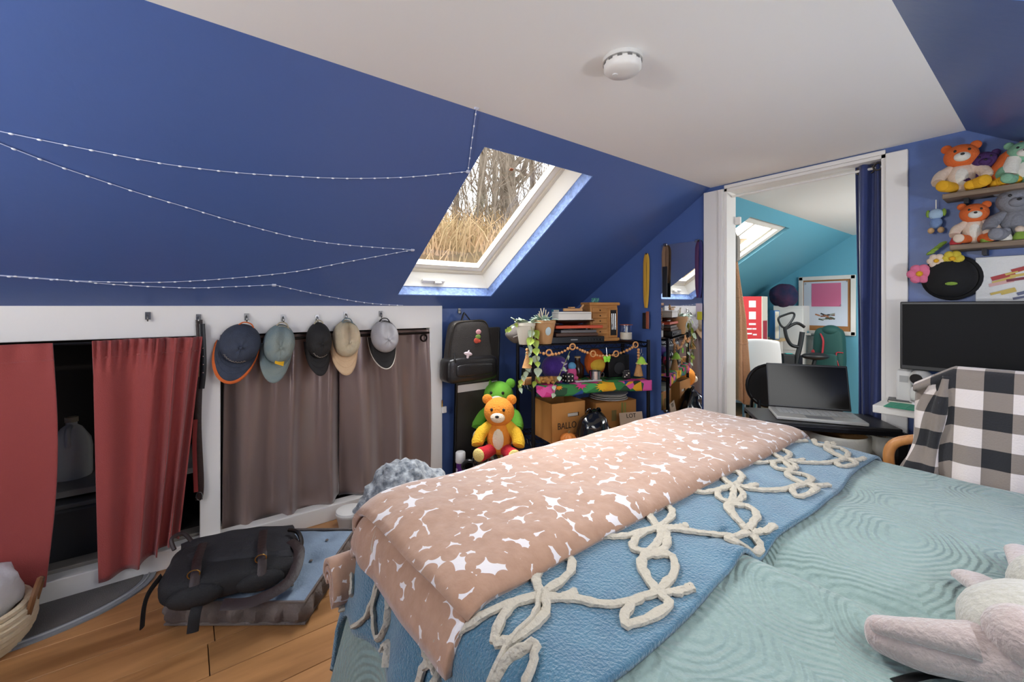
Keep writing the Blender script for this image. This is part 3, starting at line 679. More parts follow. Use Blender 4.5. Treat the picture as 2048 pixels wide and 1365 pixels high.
hat('crushed beige hat with a sand brim', 665, 723, 632, 740, BEIGE, BEIGEB, roll=.06, inner=SAGE, dent=.07)
hat('light grey cap with a black brim, rightmost of the hats', 740, 796, 632, 728, GREYC, BLKC, roll=.02, inner=BLKC, dent=.04, trim=SILV)
# dark strap on the post
p = onX(398, 640, KX + .012); q = onX(402, 1000, KX + .02)
st = thing('hanging_strap', 'long dark brown leather strap hanging on the white post', 'strap', (KX + .014, p.y, p.z), PI / 2)
LEA = mat('dark_brown_leather', '#2c1a14', .45, bump=.2, bs=80); LEA2 = mat('tan_leather', '#7a5334', .5)
hh = p.z - q.z
MB().tube(spline([(0, 0, 0), (.004, -.006, -.2), (-.004, -.004, -.5), (.006, -.006, -.8), (.0, -.004, -hh)]), .014, 8, flat=.18, up=(0, 1, 0)).build('strap', LEA, st)
MB().tube(spline([(.012, -.012, -.02), (.018, -.014, -.22), (.010, -.012, -.34)]), .012, 8, flat=.2, up=(0, 1, 0)).build('short_tail', BLACK, st)
B((-.004, -.014, -.2), (.01, .004, .16)).build('tan_panel', LEA2, st, bevel=.001)
for z in (-.14, -.18, -.22, -.26): MB().ell((.016, -.02, z), (.004, .003, .004), nu=8, nv=5).build('rivet', CHROME, st)
MB().tube([(.012 * math.cos(a * PI / 6), -.012, -hh + .02 + .02 * math.sin(a * PI / 6)) for a in range(12)], .003, 6, closed=True).build('buckle', CHROME, st)
MB().tube(spline([(-.014, -.01, -hh * .55), (-.018, -.012, -hh * .7), (-.012, -.01, -hh * .95)]), .010, 6, flat=.25, up=(0, 1, 0)).build('red_tail', mat('deep_red_web', '#7c1f1a', .7), st)
# small white catch on the frame end
lt = thing('magnet_catch', 'small white catch on the right end of the white frame', 'latch', onX(884, 820, KX + .001))
B((.008, .012, 0), (.016, .034, .045)).build('body', WHITE, lt, smooth=False, bevel=.004)
MB().box((.008, -.004, .045), (.006, .012, .05)).build('tab', CHROME, lt, bevel=.002)

# ================================================================ STRING LIGHTS on the slope
SLP0 = Vector((KX + SN * .006, 0, 1.25 - CS * .006)); SLN = Vector((SN, 0, -CS))
def onS(px, py): return onp(px, py, SLP0, SLN)
sl = thing('string_lights', 'clear string lights pinned in loops across the blue slope', 'string lights', (0, 0, 0))
WIRE = mat('clear_wire', '#b9c2dd', .25); BULB = mat('clear_bulb', '#eef1f7', .15)
RUNS = [[(953, 215), (944, 280), (936, 343)], [(936, 343), (820, 354), (700, 357), (590, 353), (480, 346), (380, 335), (300, 323), (150, 294), (10, 265), (-60, 250)],
        [(-60, 262), (0, 287), (105, 328), (168, 350), (280, 387), (380, 417), (470, 444), (590, 475), (690, 490), (825, 500)], [(825, 500), (700, 523), (580, 545), (420, 560), (300, 565), (150, 562), (0, 552), (-40, 548)],
        [(-40, 548), (100, 558), (240, 570), (380, 576), (480, 573), (548, 570)], [(548, 570), (650, 592), (740, 607), (806, 611)]]
bm0 = None; nb = 0
for r in RUNS:
    pts = spline([onS(*q) for q in r], 6); MB().tube(pts, .0016, 5).build('wire', WIRE, sl)
    acc = .03
    for i in range(len(pts) - 1):
        seg = (pts[i + 1] - pts[i]); L = seg.length
        while acc < L:
            c = pts[i] + seg * (acc / L)
            if bm0 is None: bm0 = MB().ell((0, 0, 0), (.0034, .0034, .006), nu=8, nv=6).build('bulb', BULB, sl); o = bm0
            else: o = inst(bm0, 'bulb', sl)
            o.location = c + SLN * .001; o.rotation_euler = seg.to_track_quat('Z', 'Y').to_euler(); acc += .055
        acc -= L
for q in ((953, 215), (936, 343), (825, 500), (548, 570)):
    c = onS(*q); MB().box(c + SLN * .002, (.02, .014, .01), R_SL).build('adhesive_clip', mat('clear_clip', '#c9cfe0', .2), sl, bevel=.003)

# smoke detector
sd = thing('smoke_detector', 'round white smoke detector on the ceiling', 'smoke detector', onZ(1245, 118, CZ))
MB().lathe([(0, 0), (.062, 0), (.062, -.012), (0, -.012)], 36).build('base', mat('detector_base', '#d9d7d3', .5), sd)
MB().lathe([(.05, -.010), (.058, -.016), (.058, -.034), (.05, -.042), (.02, -.045), (0, -.045)], 36).build('cover', WHITE, sd)
for k in range(12):
    a = k * PI / 6; MB().box((.057 * math.cos(a), .057 * math.sin(a), -.017), (.004, .014, .006), (0, 0, a)).build('vent_slot', mat('slot_grey', '#6d6b68', .6), sd, smooth=False)
MB().lathe([(0, -.044), (.009, -.044), (.009, -.048), (0, -.048)], 12, c=(-.02, -.012, 0)).build('test_button', mat('detector_base', '#d9d7d3', .5), sd)

# ================================================================ FLOOR LEFT: cushion, messenger bag, mat, basket
CU = mat('blue_grey_cushion', '#8b9db0', .9, bump=.4, bs=120, var=.2, vs=10); CUS = mat('charcoal_cushion_side', '#756a64', .9, bump=.4, bs=120, var=.2, vs=10)
cu = thing('floor_cushion', 'blue grey tufted floor cushion under the messenger bag', 'cushion', (-2.19, .315, 0), math.radians(53))
cw = .535; hh = cw / 2; ct = .085
ct = .1
tufts = [(x * .17, y * .17) for x in (-1, 0, 1) for y in (-1, 0, 1)]
def ctop(u, v):
    x = (u - .5) * cw; y = (v - .5) * cw; e = max(abs(x), abs(y)) / hh
    z = ct + .034 * (1 - e ** 3) - .016
    for a, b in tufts: z -= .026 * math.exp(-((x - a) ** 2 + (y - b) ** 2) / .0014)
    return (x, y, z + .003 * ns(x, y, 0, 14))
MB().grid(48, 48, ctop).build('top_panel', CU, cu)
def cside(u, v):
    a = u * 4; k = int(a) % 4; q = (a - int(a)) * 2 - 1; P = [(q, -1), (1, q), (-q, 1), (-1, -q)][k]
    puff = .028 * math.sin(PI * v) * (.55 + .45 * math.cos(q * 22)); s_ = hh + puff
    return (P[0] * s_, P[1] * s_, .004 + (ct - .012) * v)
MB().grid(128, 8, cside, wrap=True).build('side_panel', CUS, cu)
MB().add([(-hh, -hh, .006), (hh, -hh, .006), (hh, hh, .006), (-hh, hh, .006)], [(3, 2, 1, 0)]).build('base_panel', CUS, cu, smooth=False)
for z in (.008, ct - .008):
    MB().tube([((hh + .003) * a, (hh + .003) * b, z) for a, b in ((-1, -1), (0, -1), (1, -1), (1, 0), (1, 1), (0, 1), (-1, 1), (-1, 0))], .006, 6, closed=True).build('piping', CUS, cu)
for a, b in tufts: MB().ell((a, b, ct - .008), (.008, .008, .004), nu=8, nv=5).build('tuft_button', CUS, cu)
# messenger bag
BAGM = mat('black_canvas', '#1b1a1c', .8, bump=.3, bs=150); BAGL = mat('dark_oxblood_leather', '#2b1b19', .5, bump=.2, bs=60)
bg_ = thing('messenger_bag', 'black canvas messenger bag lying on the floor cushion', 'bag', (-2.13, .165, .108), math.radians(80))
def bagbody(u, v):
    a = 2 * PI * u; b = PI * (v - .5); e = .35
    sg = lambda q, p: math.copysign(abs(q) ** p, q)
    x = .235 * sg(math.cos(b), e) * sg(math.cos(a), .4); y = .165 * sg(math.cos(b), e) * sg(math.sin(a), .4); z = .062 + .06 * sg(math.sin(b), .6)
    z += .008 * ns(x, y, 1, 12) * (1 if z > .05 else 0); x += .01 * ns(x, y, z, 9)
    return (x, y, z * .88 * (1 - .15 * (x / .235)))
MB().grid(56, 20, bagbody, wrap=True).build('body', BAGM, bg_)
MB().grid(24, 20, lambda u, v: ((u - .5) * .43 + .01 * math.sin(6 * v), .172 - .26 * v + .012 * math.sin(u * 5), .121 - .016 * ((u - .5) * 2) ** 2 - .012 * (v > .9) + .006 * ns(u, v, 0, 5) - .014 * u)).build('flap', mat('black_canvas_flap', '#29282b', .8, bump=.3, bs=150), bg_, solid=.006)
for sx in (-.12, .1):
    MB().tube(spline([(sx, .06, .142), (sx, -.06, .138), (sx + .005, -.12, .125), (sx + .005, -.178, .07), (sx, -.182, .02)]), .016, 8, flat=.2, up=(0, 0, 1)).build('closure_strap', BAGL, bg_)
    MB().tube([(sx + .02 * math.cos(a), -.135 - .01 * math.sin(a) * 0, .12 + .016 * math.sin(a)) for a in [k * PI / 6 for k in range(12)]], .0025, 6, closed=True).build('buckle', mat('brass', '#b08d4f', .3, metal=1), bg_)
MB().ell((-.11, -.16, .05), (.09, .035, .042), nu=20, nv=12).build('front_pocket', BAGM, bg_)
MB().ell((.10, -.16, .045), (.085, .03, .038), nu=20, nv=12).build('front_pocket', BAGM, bg_)
MB().tube(spline([(.21, .0, .10), (.24, -.08, .08), (.20, -.2, .035), (.08, -.245, .022), (-.02, -.225, .03)]), .022, 8, flat=.15, up=(0, 0, 1)).build('shoulder_strap', BAGL, bg_)
MB().tube(spline([(-.235, -.05, .1), (-.262, -.09, .07), (-.27, -.12, .035), (-.272, -.135, -.03)]), .02, 8, flat=.2, up=(1, 0, 0)).build('loose_strap', BAGM, bg_)
MB().tube(spline([(-.1, -.17, .03), (-.105, -.205, .005), (-.11, -.215, -.05)]), .018, 8, flat=.2, up=(0, 1, 0)).build('loose_strap', BAGM, bg_)
MB().tube(spline([(-.22, .08, .13), (-.235, .11, .165), (-.2, .13, .17), (-.17, .12, .135)]), .008, 6).build('carry_handle', BAGL, bg_)
MB().tube(spline([(.2, .06, .12), (.235, .02, .12), (.25, -.02, .09), (.235, -.05, .06)]), .009, 6).build('side_clip', mat('gunmetal', '#55504a', .3, metal=1), bg_)
# half round mat
mt = thing('door_mat', 'grey half round mat on the floor under the red curtains', 'mat', (KX + .03, -.55, 0))
def half(a, b, n=40): return [(a * math.sin(PI * i / n), -b * math.cos(PI * i / n)) for i in range(n + 1)]
MB().prism(half(.275, .44), .0005, .008).build('border', mat('mat_edge_grey', '#84878a', .9, bump=.5, bs=200), mt, smooth=False)
MB().prism(half(.235, .395), .008, .011).build('pile', mat('mat_pile', '#6d6a66', .95, bump=.9, bs=260), mt, smooth=False)
MB().tube([(x, y, .0095) for x, y in half(.252, .415)], .004, 6).build('ridge', mat('mat_ridge', '#a5a6a6', .9), mt)
# basket at the left edge
bp_ = onZ(40, 1290, 0)
bk = thing('rope_basket', 'cream rope basket at the left edge holding a white cloth', 'basket', (-2.40, -.645, 0))
ROPE = mat('cream_rope', '#cdb48d', .9, bump=.6, bs=60, col2='#e0cfae', vs=8)
for k in range(7):
    r = .15 + .035 * math.sin(PI * (k + .5) / 8); MB().tube([(r * math.cos(a * PI / 18), r * math.sin(a * PI / 18), .012 + .021 * k) for a in range(36)], .0125, 6, closed=True).build('coil', ROPE, bk)
MB().lathe([(0, .004), (.15, .004), (.15, .012), (0, .012)], 30).build('base', ROPE, bk)
for s_ in (-1, 1): MB().tube(spline([(s_ * .05, .18, .10), (s_ * .05, .195, .17), (0, .2, .2)]), .01, 6).build('handle', mat('tan_leather', '#7a5334'), bk)
wc = MB().ell((0, 0, 0), (.15, .15, .12), nu=40, nv=20, f=lambda p: p * (1 + .16 * ns(p.x, p.y, p.z, 14) + .08 * ns(p.x, p.y, p.z, 30))).build('white_cloth', mat('white_linen', '#dddcda', .85, bump=.2, bs=100)); wc.location = (-2.40, -.645, .19)
tag(wc, 'crumpled white cloth in the cream rope basket', 'cloth')

# ================================================================ WIRE SHELVING in the corner
FL = Vector((-2.125, 1.807, 0)); SHA = math.atan2(.813, .31); SD = Vector((math.cos(SHA), math.sin(SHA), 0)); TD = Vector((-SD.y, SD.x, 0)); SWD = .87; SDP = .34
Z1, Z2, Z3 = .992, .715, .345
def shp(px, py, t):
    p = onp(px, py, FL + TD * t, TD); return (p - FL).dot(SD), p.z
def SWp(s, t, z): return FL + SD * s + TD * t + Vector((0, 0, z))
def item(px0, px1, py0, t, Z):
    s0, _ = shp(px0, 690, t); s1, zt = shp(px1, py0, t); sc_ = (s0 + s1) / 2; _, zt = shp((px0 + px1) / 2, py0, t)
    return SWp(sc_, t, Z), abs(s1 - s0), zt - Z
rk = thing('wire_shelf_rack', 'black wire shelving rack in the blue corner', 'shelving', FL, SHA)
for x in (0.0, SWD):
    for y in (0, SDP):
        MB().tube([(x, y, .01), (x, y, Z1 + .015)], .0125, 12).build('post', BLACKM, rk)
        MB().lathe([(0, 0), (.018, 0), (.018, .012), (.0125, .02), (0, .02)], 12, c=(x, y, 0)).build('foot', BLACK, rk)
for Z in (Z1, Z2, Z3):
    m = MB(); c4 = [(0, 0), (SWD, 0), (SWD, SDP), (0, SDP)]
    for dz in (-.004, -.034):
        m.tube([(x, y, Z + dz) for x, y in c4], .0035, 6, closed=True)
    for i in range(4):
        (xa, ya), (xb, yb) = c4[i], c4[(i + 1) % 4]; n = 26 if i % 2 == 0 else 10; zz = []
        for k in range(n + 1): zz.append((xa + (xb - xa) * k / n, ya + (yb - ya) * k / n, Z - .004 - (.03 if k % 2 else 0)))
        m.tube(zz, .0022, 5)
    for k in range(1, 30): m.tube([(SWD * k / 30, 0, Z - .004), (SWD * k / 30, SDP, Z - .004)], .002, 5)
    for k in (1, 2): m.tube([(0, SDP * k / 3, Z - .007), (SWD, SDP * k / 3, Z - .007)], .003, 5)
    m.build('wire_shelf', BLACKM, rk)

def rb(name, mats, label, cat, px0, px1, py0, t, Z, depth, bevel=.004, part='body', group=None, rz=0):
    loc, w_, h = item(px0, px1, py0, t, Z); th = thing(name, label, cat, loc + TD * depth / 2 * 1.0, SHA + rz, group)
    o = B((0, 0, h / 2), (w_, depth, h)).build(part, mats, th, smooth=False, bevel=bevel); return th, w_, h
# ---- top shelf
ZT = Z1 + .002
t, w_, h = rb('stereo_receiver', BLACK, 'black stereo receiver at the bottom of the stack on the top shelf', 'receiver', 1096, 1209, 674, .03, ZT, .27)
hr = h
for i in range(5): o = MB().lathe([(0, 0), (.006, 0), (.006, .008), (0, .008)], 12).build('knob', mat('dark_knob', '#2b2b2d', .3), t); o.location = (w_ / 2 - .03 - i * .022, -.135, h * .5); o.rotation_euler = (PI / 2, 0, 0)
B((-.02, -.136, h * .55), (.05, .003, .007)).build('display', mat('display_grey', '#9b9b9b', .3), t, smooth=False)
for sx in (-1, 1):
    for sy in (-1, 1): MB().lathe([(0, -.0), (.01, 0), (.01, .004), (0, .004)], 10, c=(sx * (w_ / 2 - .02), sy * .1, 0)).build('foot', CHROME, t)
p = t.location + SD * .0
def stack(name, label, cat, px0, px1, z0, hgt, depth, m, t_=.05, dx=0, rz=0, bevel=.003):
    loc, w2, _ = item(px0, px1, 660, t_, 0); loc.z = z0; th = thing(name, label, cat, loc + TD * depth / 2, SHA + rz)
    return th, w2
z = ZT + hr + .0005
t, w2 = stack('record_player', 'wood and silver record player on the black receiver', 'record player', 1112, 1196, z, .05, .25, None)
B((0, 0, .012), (w2, .25, .022)).build('plinth', mat('dark_walnut', '#4a2f20', .45), t, smooth=False, bevel=.003)
B((.015, -.002, .034), (w2 * .85, .24, .02)).build('deck', mat('silver_deck', '#6f6a66', .35, metal=.5), t, smooth=False, bevel=.003)
MB().lathe([(0, .045), (.085, .045), (.085, .05), (0, .05)], 30, c=(-.02, 0, 0)).build('platter', BLACK, t)
MB().tube([(w2 * .34, .08, .052), (w2 * .34, -.04, .053), (w2 * .28, -.09, .05)], .004, 6).build('tonearm', CHROME, t)
z += .054
t, w2 = stack('orange_case', 'flat orange case lying on the record player', 'case', 1112, 1206, z, .02, .22, None)
B((0, 0, .011), (w2, .22, .02)).build('lid', mat('orange_red_board', '#c4502f', .5), t, smooth=False, bevel=.003); B((0, .002, .0125), (w2 * .97, .212, .004)).build('seam', mat('dark_seam', '#5d2a1c', .6), t, smooth=False)
z += .0225
t, w2 = stack('black_platter', 'wide shallow black platter on the orange case', 'platter', 1104, 1200, z, .03, .2, None)
MB().lathe([(0, 0), (.05, 0), (.06, .006), (w2 / 2, .028), (w2 / 2 + .004, .033), (w2 / 2 - .006, .031), (.05, .012), (0, .012)], 40, sy=.62).build('dish', mat('black_ceramic', '#161616', .25), t)
zp = z + .013
t, w2 = stack('wood_tray', 'pale wooden tray lying in the black platter', 'tray', 1112, 1192, zp, .03, .16, None)
MB().ell((0, 0, .012), (w2 * .46, .07, .010), nu=30, nv=8).build('plate', mat('pale_wood', '#b58d5c', .5), t)
MB().tube([(-w2 * .5, .02, .02), (w2 * .52, -.02, .026)], .004, 6).build('stick', mat('cream_stick', '#d9cbb0', .5), t)
zp += .0235
t, w2 = stack('white_box', 'small white box on top of the shelf stack', 'box', 1117, 1183, zp, .03, .12, None)
_, zt = shp(1150, 624, .1); hb = max(.03, zt - zp)
B((0, 0, hb / 2), (w2, .12, hb)).build('body', mat('white_card', '#dcd8cf', .6), t, smooth=False, bevel=.003); B((0, 0, hb * .8), (w2 + .003, .123, .004)).build('lid_edge', mat('grey_edge', '#aaa69c', .6), t, smooth=False)
tp_ = zp + hb
t, w2 = stack('toy_plane', 'small wooden toy on top of the white box', 'wooden toy', 1130, 1168, tp_, .03, .06, None)
WTOY = mat('light_beech', '#c59560', .5)
B((0, 0, .014), (w2, .022, .02)).build('body', WTOY, t, bevel=.005); B((-.01, 0, .03), (.03, .06, .008)).build('wing', WTOY, t, bevel=.003); MB().tube([(w2 * .4, 0, .02), (w2 * .58, 0, .05)], .007, 8).build('tail', WTOY, t)
t, w_, h = rb('teal_book', mat('teal_card', '#3f7c93', .6), 'teal book standing behind the stack on the top shelf', 'book', 1106, 1119, 619, .27, ZT, .04)
B((0, -.002, h / 2), (w_ * .8, .042, h * .96)).build('pages', mat('paper', '#ddd6c4', .8), t, smooth=False)
# wooden jewellery chest
OAK = wood_mat('honey_oak', '#c98f4e', '#a86f34', 'X', 6, .4, 8)
loc, w_, h = item(1180, 1238, 606, .12, ZT)
jc = thing('jewelry_chest', 'honey oak jewelry chest with small drawers on the top shelf', 'jewelry chest', loc + TD * .07, SHA)
B((0, .005, h / 2), (w_ * .94, .13, h)).build('carcass', OAK, jc, smooth=False, bevel=.004)
B((0, 0, h - .008), (w_ * 1.04, .155, .022)).build('top', OAK, jc, smooth=False, bevel=.005); B((0, 0, .012), (w_ * 1.02, .15, .024)).build('plinth', OAK, jc, smooth=False, bevel=.004)
for i in range(5):
    zc = .05 + (h - .085) * (i + .5) / 5; d = B((-w_ * .16, -.064, zc), (w_ * .5, .012, (h - .085) / 5 - .005)).build('drawer', OAK, jc, smooth=False, bevel=.003)
    MB().ell((-w_ * .16, -.074, zc), (.005, .005, .005), nu=8, nv=6).build('knob', mat('dark_bronze', '#1c1512'), d)
d = B((w_ * .31, -.062, h * .48), (w_ * .30, .010, h * .78)).build('side_door', OAK, jc, smooth=False, bevel=.003)
B((w_ * .31, -.068, h * .48), (w_ * .2, .003, h * .66)).build('glass_panel', mat('smoked_glass', '#1d1a18', .35), d, smooth=False)
for i in range(3): MB().tube([(w_ * (.25 + .06 * i), -.071, h * .72), (w_ * (.255 + .06 * i), -.073, h * .3)], .0015, 4).build('necklace', CHROME, d)
sp_ = thing('ornamental_crystals', 'cluster of teal crystals on top of the jewelry chest', 'crystals', SWp(*shp(1192, 606, .16)[:1], .18, ZT + h + .004), SHA)
TEC = mat('teal_mineral', '#4f8f86', .4); g = random.Random(2)
for i in range(11):
    a = g.uniform(0, 2 * PI); d_ = Vector((math.cos(a) * g.uniform(.3, 1), math.sin(a) * .6, 1)).normalized(); b0 = Vector((g.uniform(-.03, .03), g.uniform(-.012, .012), 0))
    MB().tube([b0, b0 + d_ * .022, b0 + d_ * .038], [.012, .011, .001], 6).build('crystal', TEC, sp_, smooth=False)
loc, w_, h = item(1241, 1263, 650, .1, ZT + .006)
cd = thing('candle_jar', 'cream candle in a clear glass jar beside the jewelry chest', 'candle', loc, SHA)
tag(MB().lathe([(0, 0), (.055, 0), (.06, .005), (0, .005)], 30, c=SWp(shp(1252, 680, .1)[0], .1, ZT)).build('coaster', mat('dark_walnut', '#4a2f20')), 'dark wooden coaster under the candle jar', 'coaster')
MB().lathe([(0, 0), (w_ * .48, 0), (w_ / 2, .005), (w_ / 2, h), (w_ / 2 - .003, h), (w_ / 2 - .003, .006), (0, .006)], 30).build('glass_jar', WGL, cd)
MB().lathe([(0, .007), (w_ / 2 - .004, .007), (w_ / 2 - .004, h * .5), (0, h * .5)], 30).build('wax', mat('cream_wax', '#d8d0bd', .5), cd)
MB().tube([(0, 0, h * .5), (.002, 0, h * .9)], .004, 6).build('wick', mat('white_wick', '#e6e2da', .6), cd)
MB().tube([(w_ / 2 * math.cos(a * PI / 15), w_ / 2 * math.sin(a * PI / 15), h) for a in range(30)], .0025, 6, closed=True).build('rim', mat('copper_rim', '#b06a52', .3, metal=.6), cd)
# folded grey cushion, planters
loc, w_, h = item(1016, 1060, 652, .16, ZT)
tag_ = thing('bolster', 'folded grey cushion at the left end of the top shelf', 'cushion', loc, SHA)
GC = mat('warm_grey_fabric', '#6f6761', .9, bump=.4, bs=120)
MB().ell((.02, .02, h * .5), (w_ * .7, .09, h * .52), nu=24, nv=14, f=lambda p: Vector((p.x, p.y, p.z * (1 - .12 * math.cos(p.x * 60))))).build('cushion_body', GC, tag_); MB().tube(spline([(-.06, -.06, h * .35), (.0, -.075, h * .5), (.06, -.06, h * .3)]), .006, 6).build('seam', GC, tag_)
def planter(px0, px1, py0, t, m, label, squ):
    loc, w_, h = item(px0, px1, py0, t, ZT); th = thing('planter', label, 'planter', loc, SHA)
    r1 = w_ / 2
    MB().lathe([(0, 0), (r1 * .62, 0), (r1 * .66, .006), (r1 * .95, h - .02), (r1, h - .018), (r1, h), (r1 * .92, h), (r1 * .88, h - .02), (0, h - .03)], 28 if not squ else 8).build('pot', m, th, smooth=not squ)
    MB().lathe([(0, h - .022), (r1 * .88, h - .022)], 20).build('soil', mat('dark_soil', '#3b2f26', .95), th)
    return th, h, r1
LEAF = mat('pothos_green', '#7d9a2e', .45, col2='#a9b94a', vs=30); LEAFV = mat('variegated_leaf', '#c9d1bd', .5, col2='#8ea87f', vs=40); STEM = mat('vine_stem', '#8a8a45', .6)
lmesh = {}
def leafmesh(m):
    if m.name not in lmesh:
        def f(u, v):
            x = v; wv = .46 * math.sin(PI * min(1, v ** .65)) * (1 - .25 * v); return ((u - .5) * 2 * wv, x, -.25 * x * x - .18 * abs(u - .5) + .05)
        lmesh[m.name] = MB().grid(5, 7, f).mesh('leaf'); lmesh[m.name].materials.append(m)
        for p_ in lmesh[m.name].polygons: p_.use_smooth = True
    return lmesh[m.name]
def leaf(parent, loc, size, rot, m):
    o = bpy.data.objects.new('leaf', leafmesh(m)); COL.objects.link(o); o.parent = parent; o.location = loc; o.scale = (size,) * 3; o.rotation_euler = rot; return o
p1, h1, r1 = planter(1032, 1070, 646, .05, mat('cream_ceramic', '#d2cbb9', .5), 'cream planter with trailing vines at the left of the top shelf', False)
p2, h2, r2 = planter(1066, 1110, 641, .06, mat('tan_ceramic', '#b98d5e', .55), 'tan planter with a pale emblem and dry sticks on the top shelf', False)
MB().ell((.004, -r2 * .83, h2 * .55), (.02, .004, .03), (.2, 0, 0), nu=16, nv=8).build('emblem', mat('pale_blue_enamel', '#b9cdd0', .4), p2)
g = random.Random(8)
for i in range(9): MB().tube([(g.uniform(-.02, .02), g.uniform(-.02, .02), h2 - .02), (g.uniform(-.05, .04), g.uniform(-.03, .03), h2 + g.uniform(.04, .085))], .0035, 5).build('stick', mat('pale_stick', '#cfc0a8', .7), p2)
SUCC = mat('pale_succulent', '#9fb5a2', .6)
for i in range(16):
    a = g.uniform(0, 2 * PI); rr = g.uniform(.2, .9)
    leaf(p2, (r2 * rr * math.cos(a), r2 * rr * math.sin(a), h2 + .004), .05, (g.uniform(.2, 1.0), 0, a - PI / 2), SUCC); leaf(p1, (r1 * rr * math.cos(a + 1), r1 * rr * math.sin(a + 1), h1 + .004), .055, (g.uniform(.2, 1.0), 0, a - PI / 2 + 1), LEAFV)
# trailing vines: in shelf coordinates of the cream planter
def vine(pix, seed, m2=LEAF, size=.05, n=1):
    g = random.Random(seed); base = p1.matrix_world if False else None
    Mi = (Matrix.Translation(p1.location) @ Matrix.Rotation(SHA, 4, 'Z')).inverted()
    P = []
    for x, y, t in pix:
        s, z = shp(x, y, t); P.append(Mi @ SWp(s, t, z))
    sp = spline(P, 6); MB().tube(sp, .0022, 5).build('vine', STEM, p1)
    for i in range(2, len(sp), n):
        if i % 3 == 0 or n > 1:
            leaf(p1, sp[i] + Vector((0, -.004, 0)), size * g.uniform(.75, 1.15), (g.uniform(-1.9, -1.2), g.uniform(-.5, .5), g.uniform(-.7, .7) + PI * .0), m2 if g.random() > .35 else LEAFV)
vine([(1056, 645, .03), (1064, 660, -.02), (1060, 690, -.03), (1056, 715, -.03), (1052, 742, -.03)], 1, LEAF, .062)
vine([(1066, 645, .03), (1070, 680, -.03), (1072, 710, -.035), (1076, 735, -.04), (1070, 762, -.03)], 2, LEAF, .058)
vine([(1036, 645, .03), (1026, 650, .0), (1014, 658, -.01)], 3, LEAF, .035)
vine([(1140, 703, -.02), (1128, 730, -.03), (1118, 752, -.03), (1105, 775, -.02), (1110, 790, -.02)], 5, LEAFV, .035, 5)
vine([(1052, 742, -.02), (1042, 760, -.01), (1040, 775, -.01)], 6, LEAF, .04)
# garland
GW = mat('beech_bead', '#cf955c', .5); TASS = mat('jute_tassel', '#bb8a55', .9, bump=.5, bs=100)
gr = thing('bead_garland', 'wooden bead garland with rings and tassels strung along the rack', 'garland', FL, SHA)
def gl_(px, py, t=-.022):
    s, z = shp(px, py, t); return Vector((s, t, z))
path = [(1062, 702), (1080, 706), (1098, 709), (1115, 708), (1130, 702), (1145, 693), (1160, 700), (1172, 705), (1186, 709), (1200, 712), (1216, 712), (1232, 709), (1248, 704), (1262, 697), (1271, 690)]
gp = spline([gl_(*q) for q in path], 5); MB().tube(gp, .002, 5).build('string', TASS, gr)
bead0 = None
rings = [(1098, 706), (1145, 694), (1186, 708), (1232, 708), (1271, 690)]
RG = [gl_(*q) for q in rings]
acc = 0
for i in range(len(gp) - 1):
    acc += (gp[i + 1] - gp[i]).length
    if acc > .0185 and min((gp[i] - q).length for q in RG) > .026:
        acc = 0
        if bead0 is None: bead0 = MB().ell((0, 0, 0), (.0105, .0105, .0105), nu=12, nv=8).build('bead', GW, gr); o = bead0
        else: o = inst(bead0, 'bead', gr)
        o.location = gp[i]; sc_ = .8 + .3 * ((i * 7) % 5) / 5; o.scale = (sc_,) * 3
for q in RG: MB().tube([q + Vector((.019 * math.cos(a * PI / 12), 0, .019 * math.sin(a * PI / 12))) for a in range(24)], .0055, 8, closed=True).build('ring', GW, gr)
for (x, y, y2) in ((1054, 700, 736), (1277, 700, 752)):
    a = gl_(x, y, -.03); b = gl_(x, y2, -.03); L = a.z - b.z; yt = .25 if x > 1200 else .12
    for k in range(4 if x > 1200 else 2):
        o = inst(bead0, 'bead', gr); o.location = a + Vector((0, 0, .0 - k * .02)); a0 = o.location.copy()
    top = a0.z - .01; prof = [(0, top), (.008, top), (.012, top - .015), (.012, top - .02), (.032, b.z), (0, b.z)]
    MB().lathe([(r, z - 0) for r, z in prof][::-1], 22, c=(a.x, a.y, 0)).build('tassel', TASS, gr)
# key charms
def charm(px, py, label, m, kind):
    c = gl_(px, py, -.045); wpt = SWp(c.x, c.y, c.z); th = thing('key_charm', label, 'charm', wpt, SHA)
    if kind == 'bell':
        MB().lathe([(0, 0), (.008, .0), (.022, -.018), (.028, -.036), (.038, -.046), (.034, -.05), (0, -.044)][::-1], 22).build('bell', m, th)
        for k in range(8): MB().ell((.032 * math.cos(k * PI / 4), .032 * math.sin(k * PI / 4), -.048), (.01, .01, .006), nu=8, nv=6).build('scallop', mat('cream_trim', '#dcc98c', .7), th)
        MB().tube([(.011 * math.cos(a * PI / 8), 0, .018 + .011 * math.sin(a * PI / 8)) for a in range(16)], .002, 6, closed=True).build('split_ring', CHROME, th); MB().tube([(0, 0, .03), (0, .0, .055)], .002, 5).build('chain', CHROME, th)
    else:
        for sx in (-1, 1): MB().ell((sx * .014, 0, .004), (.014, .004, .016), (0, sx * .4, 0), nu=14, nv=8).build('upper_wing', m, th); MB().ell((sx * .012, 0, -.014), (.011, .004, .011), nu=12, nv=8).build('lower_wing', m, th)
        MB().tube([(0, -.003, -.018), (0, -.003, .016)], .003, 6).build('body', m, th); MB().tube([(0, 0, .016), (0, .01, .075)], .0015, 5).build('wire', CHROME, th)
charm(1283, 714, 'lime green bell charm hanging at the right end of the rack', mat('lime_felt', '#a9d84a', .7), 'bell')
charm(1214, 718, 'lime green butterfly charm hanging from the bead garland', mat('lime_glass', '#8fdc3a', .4), 'fly')

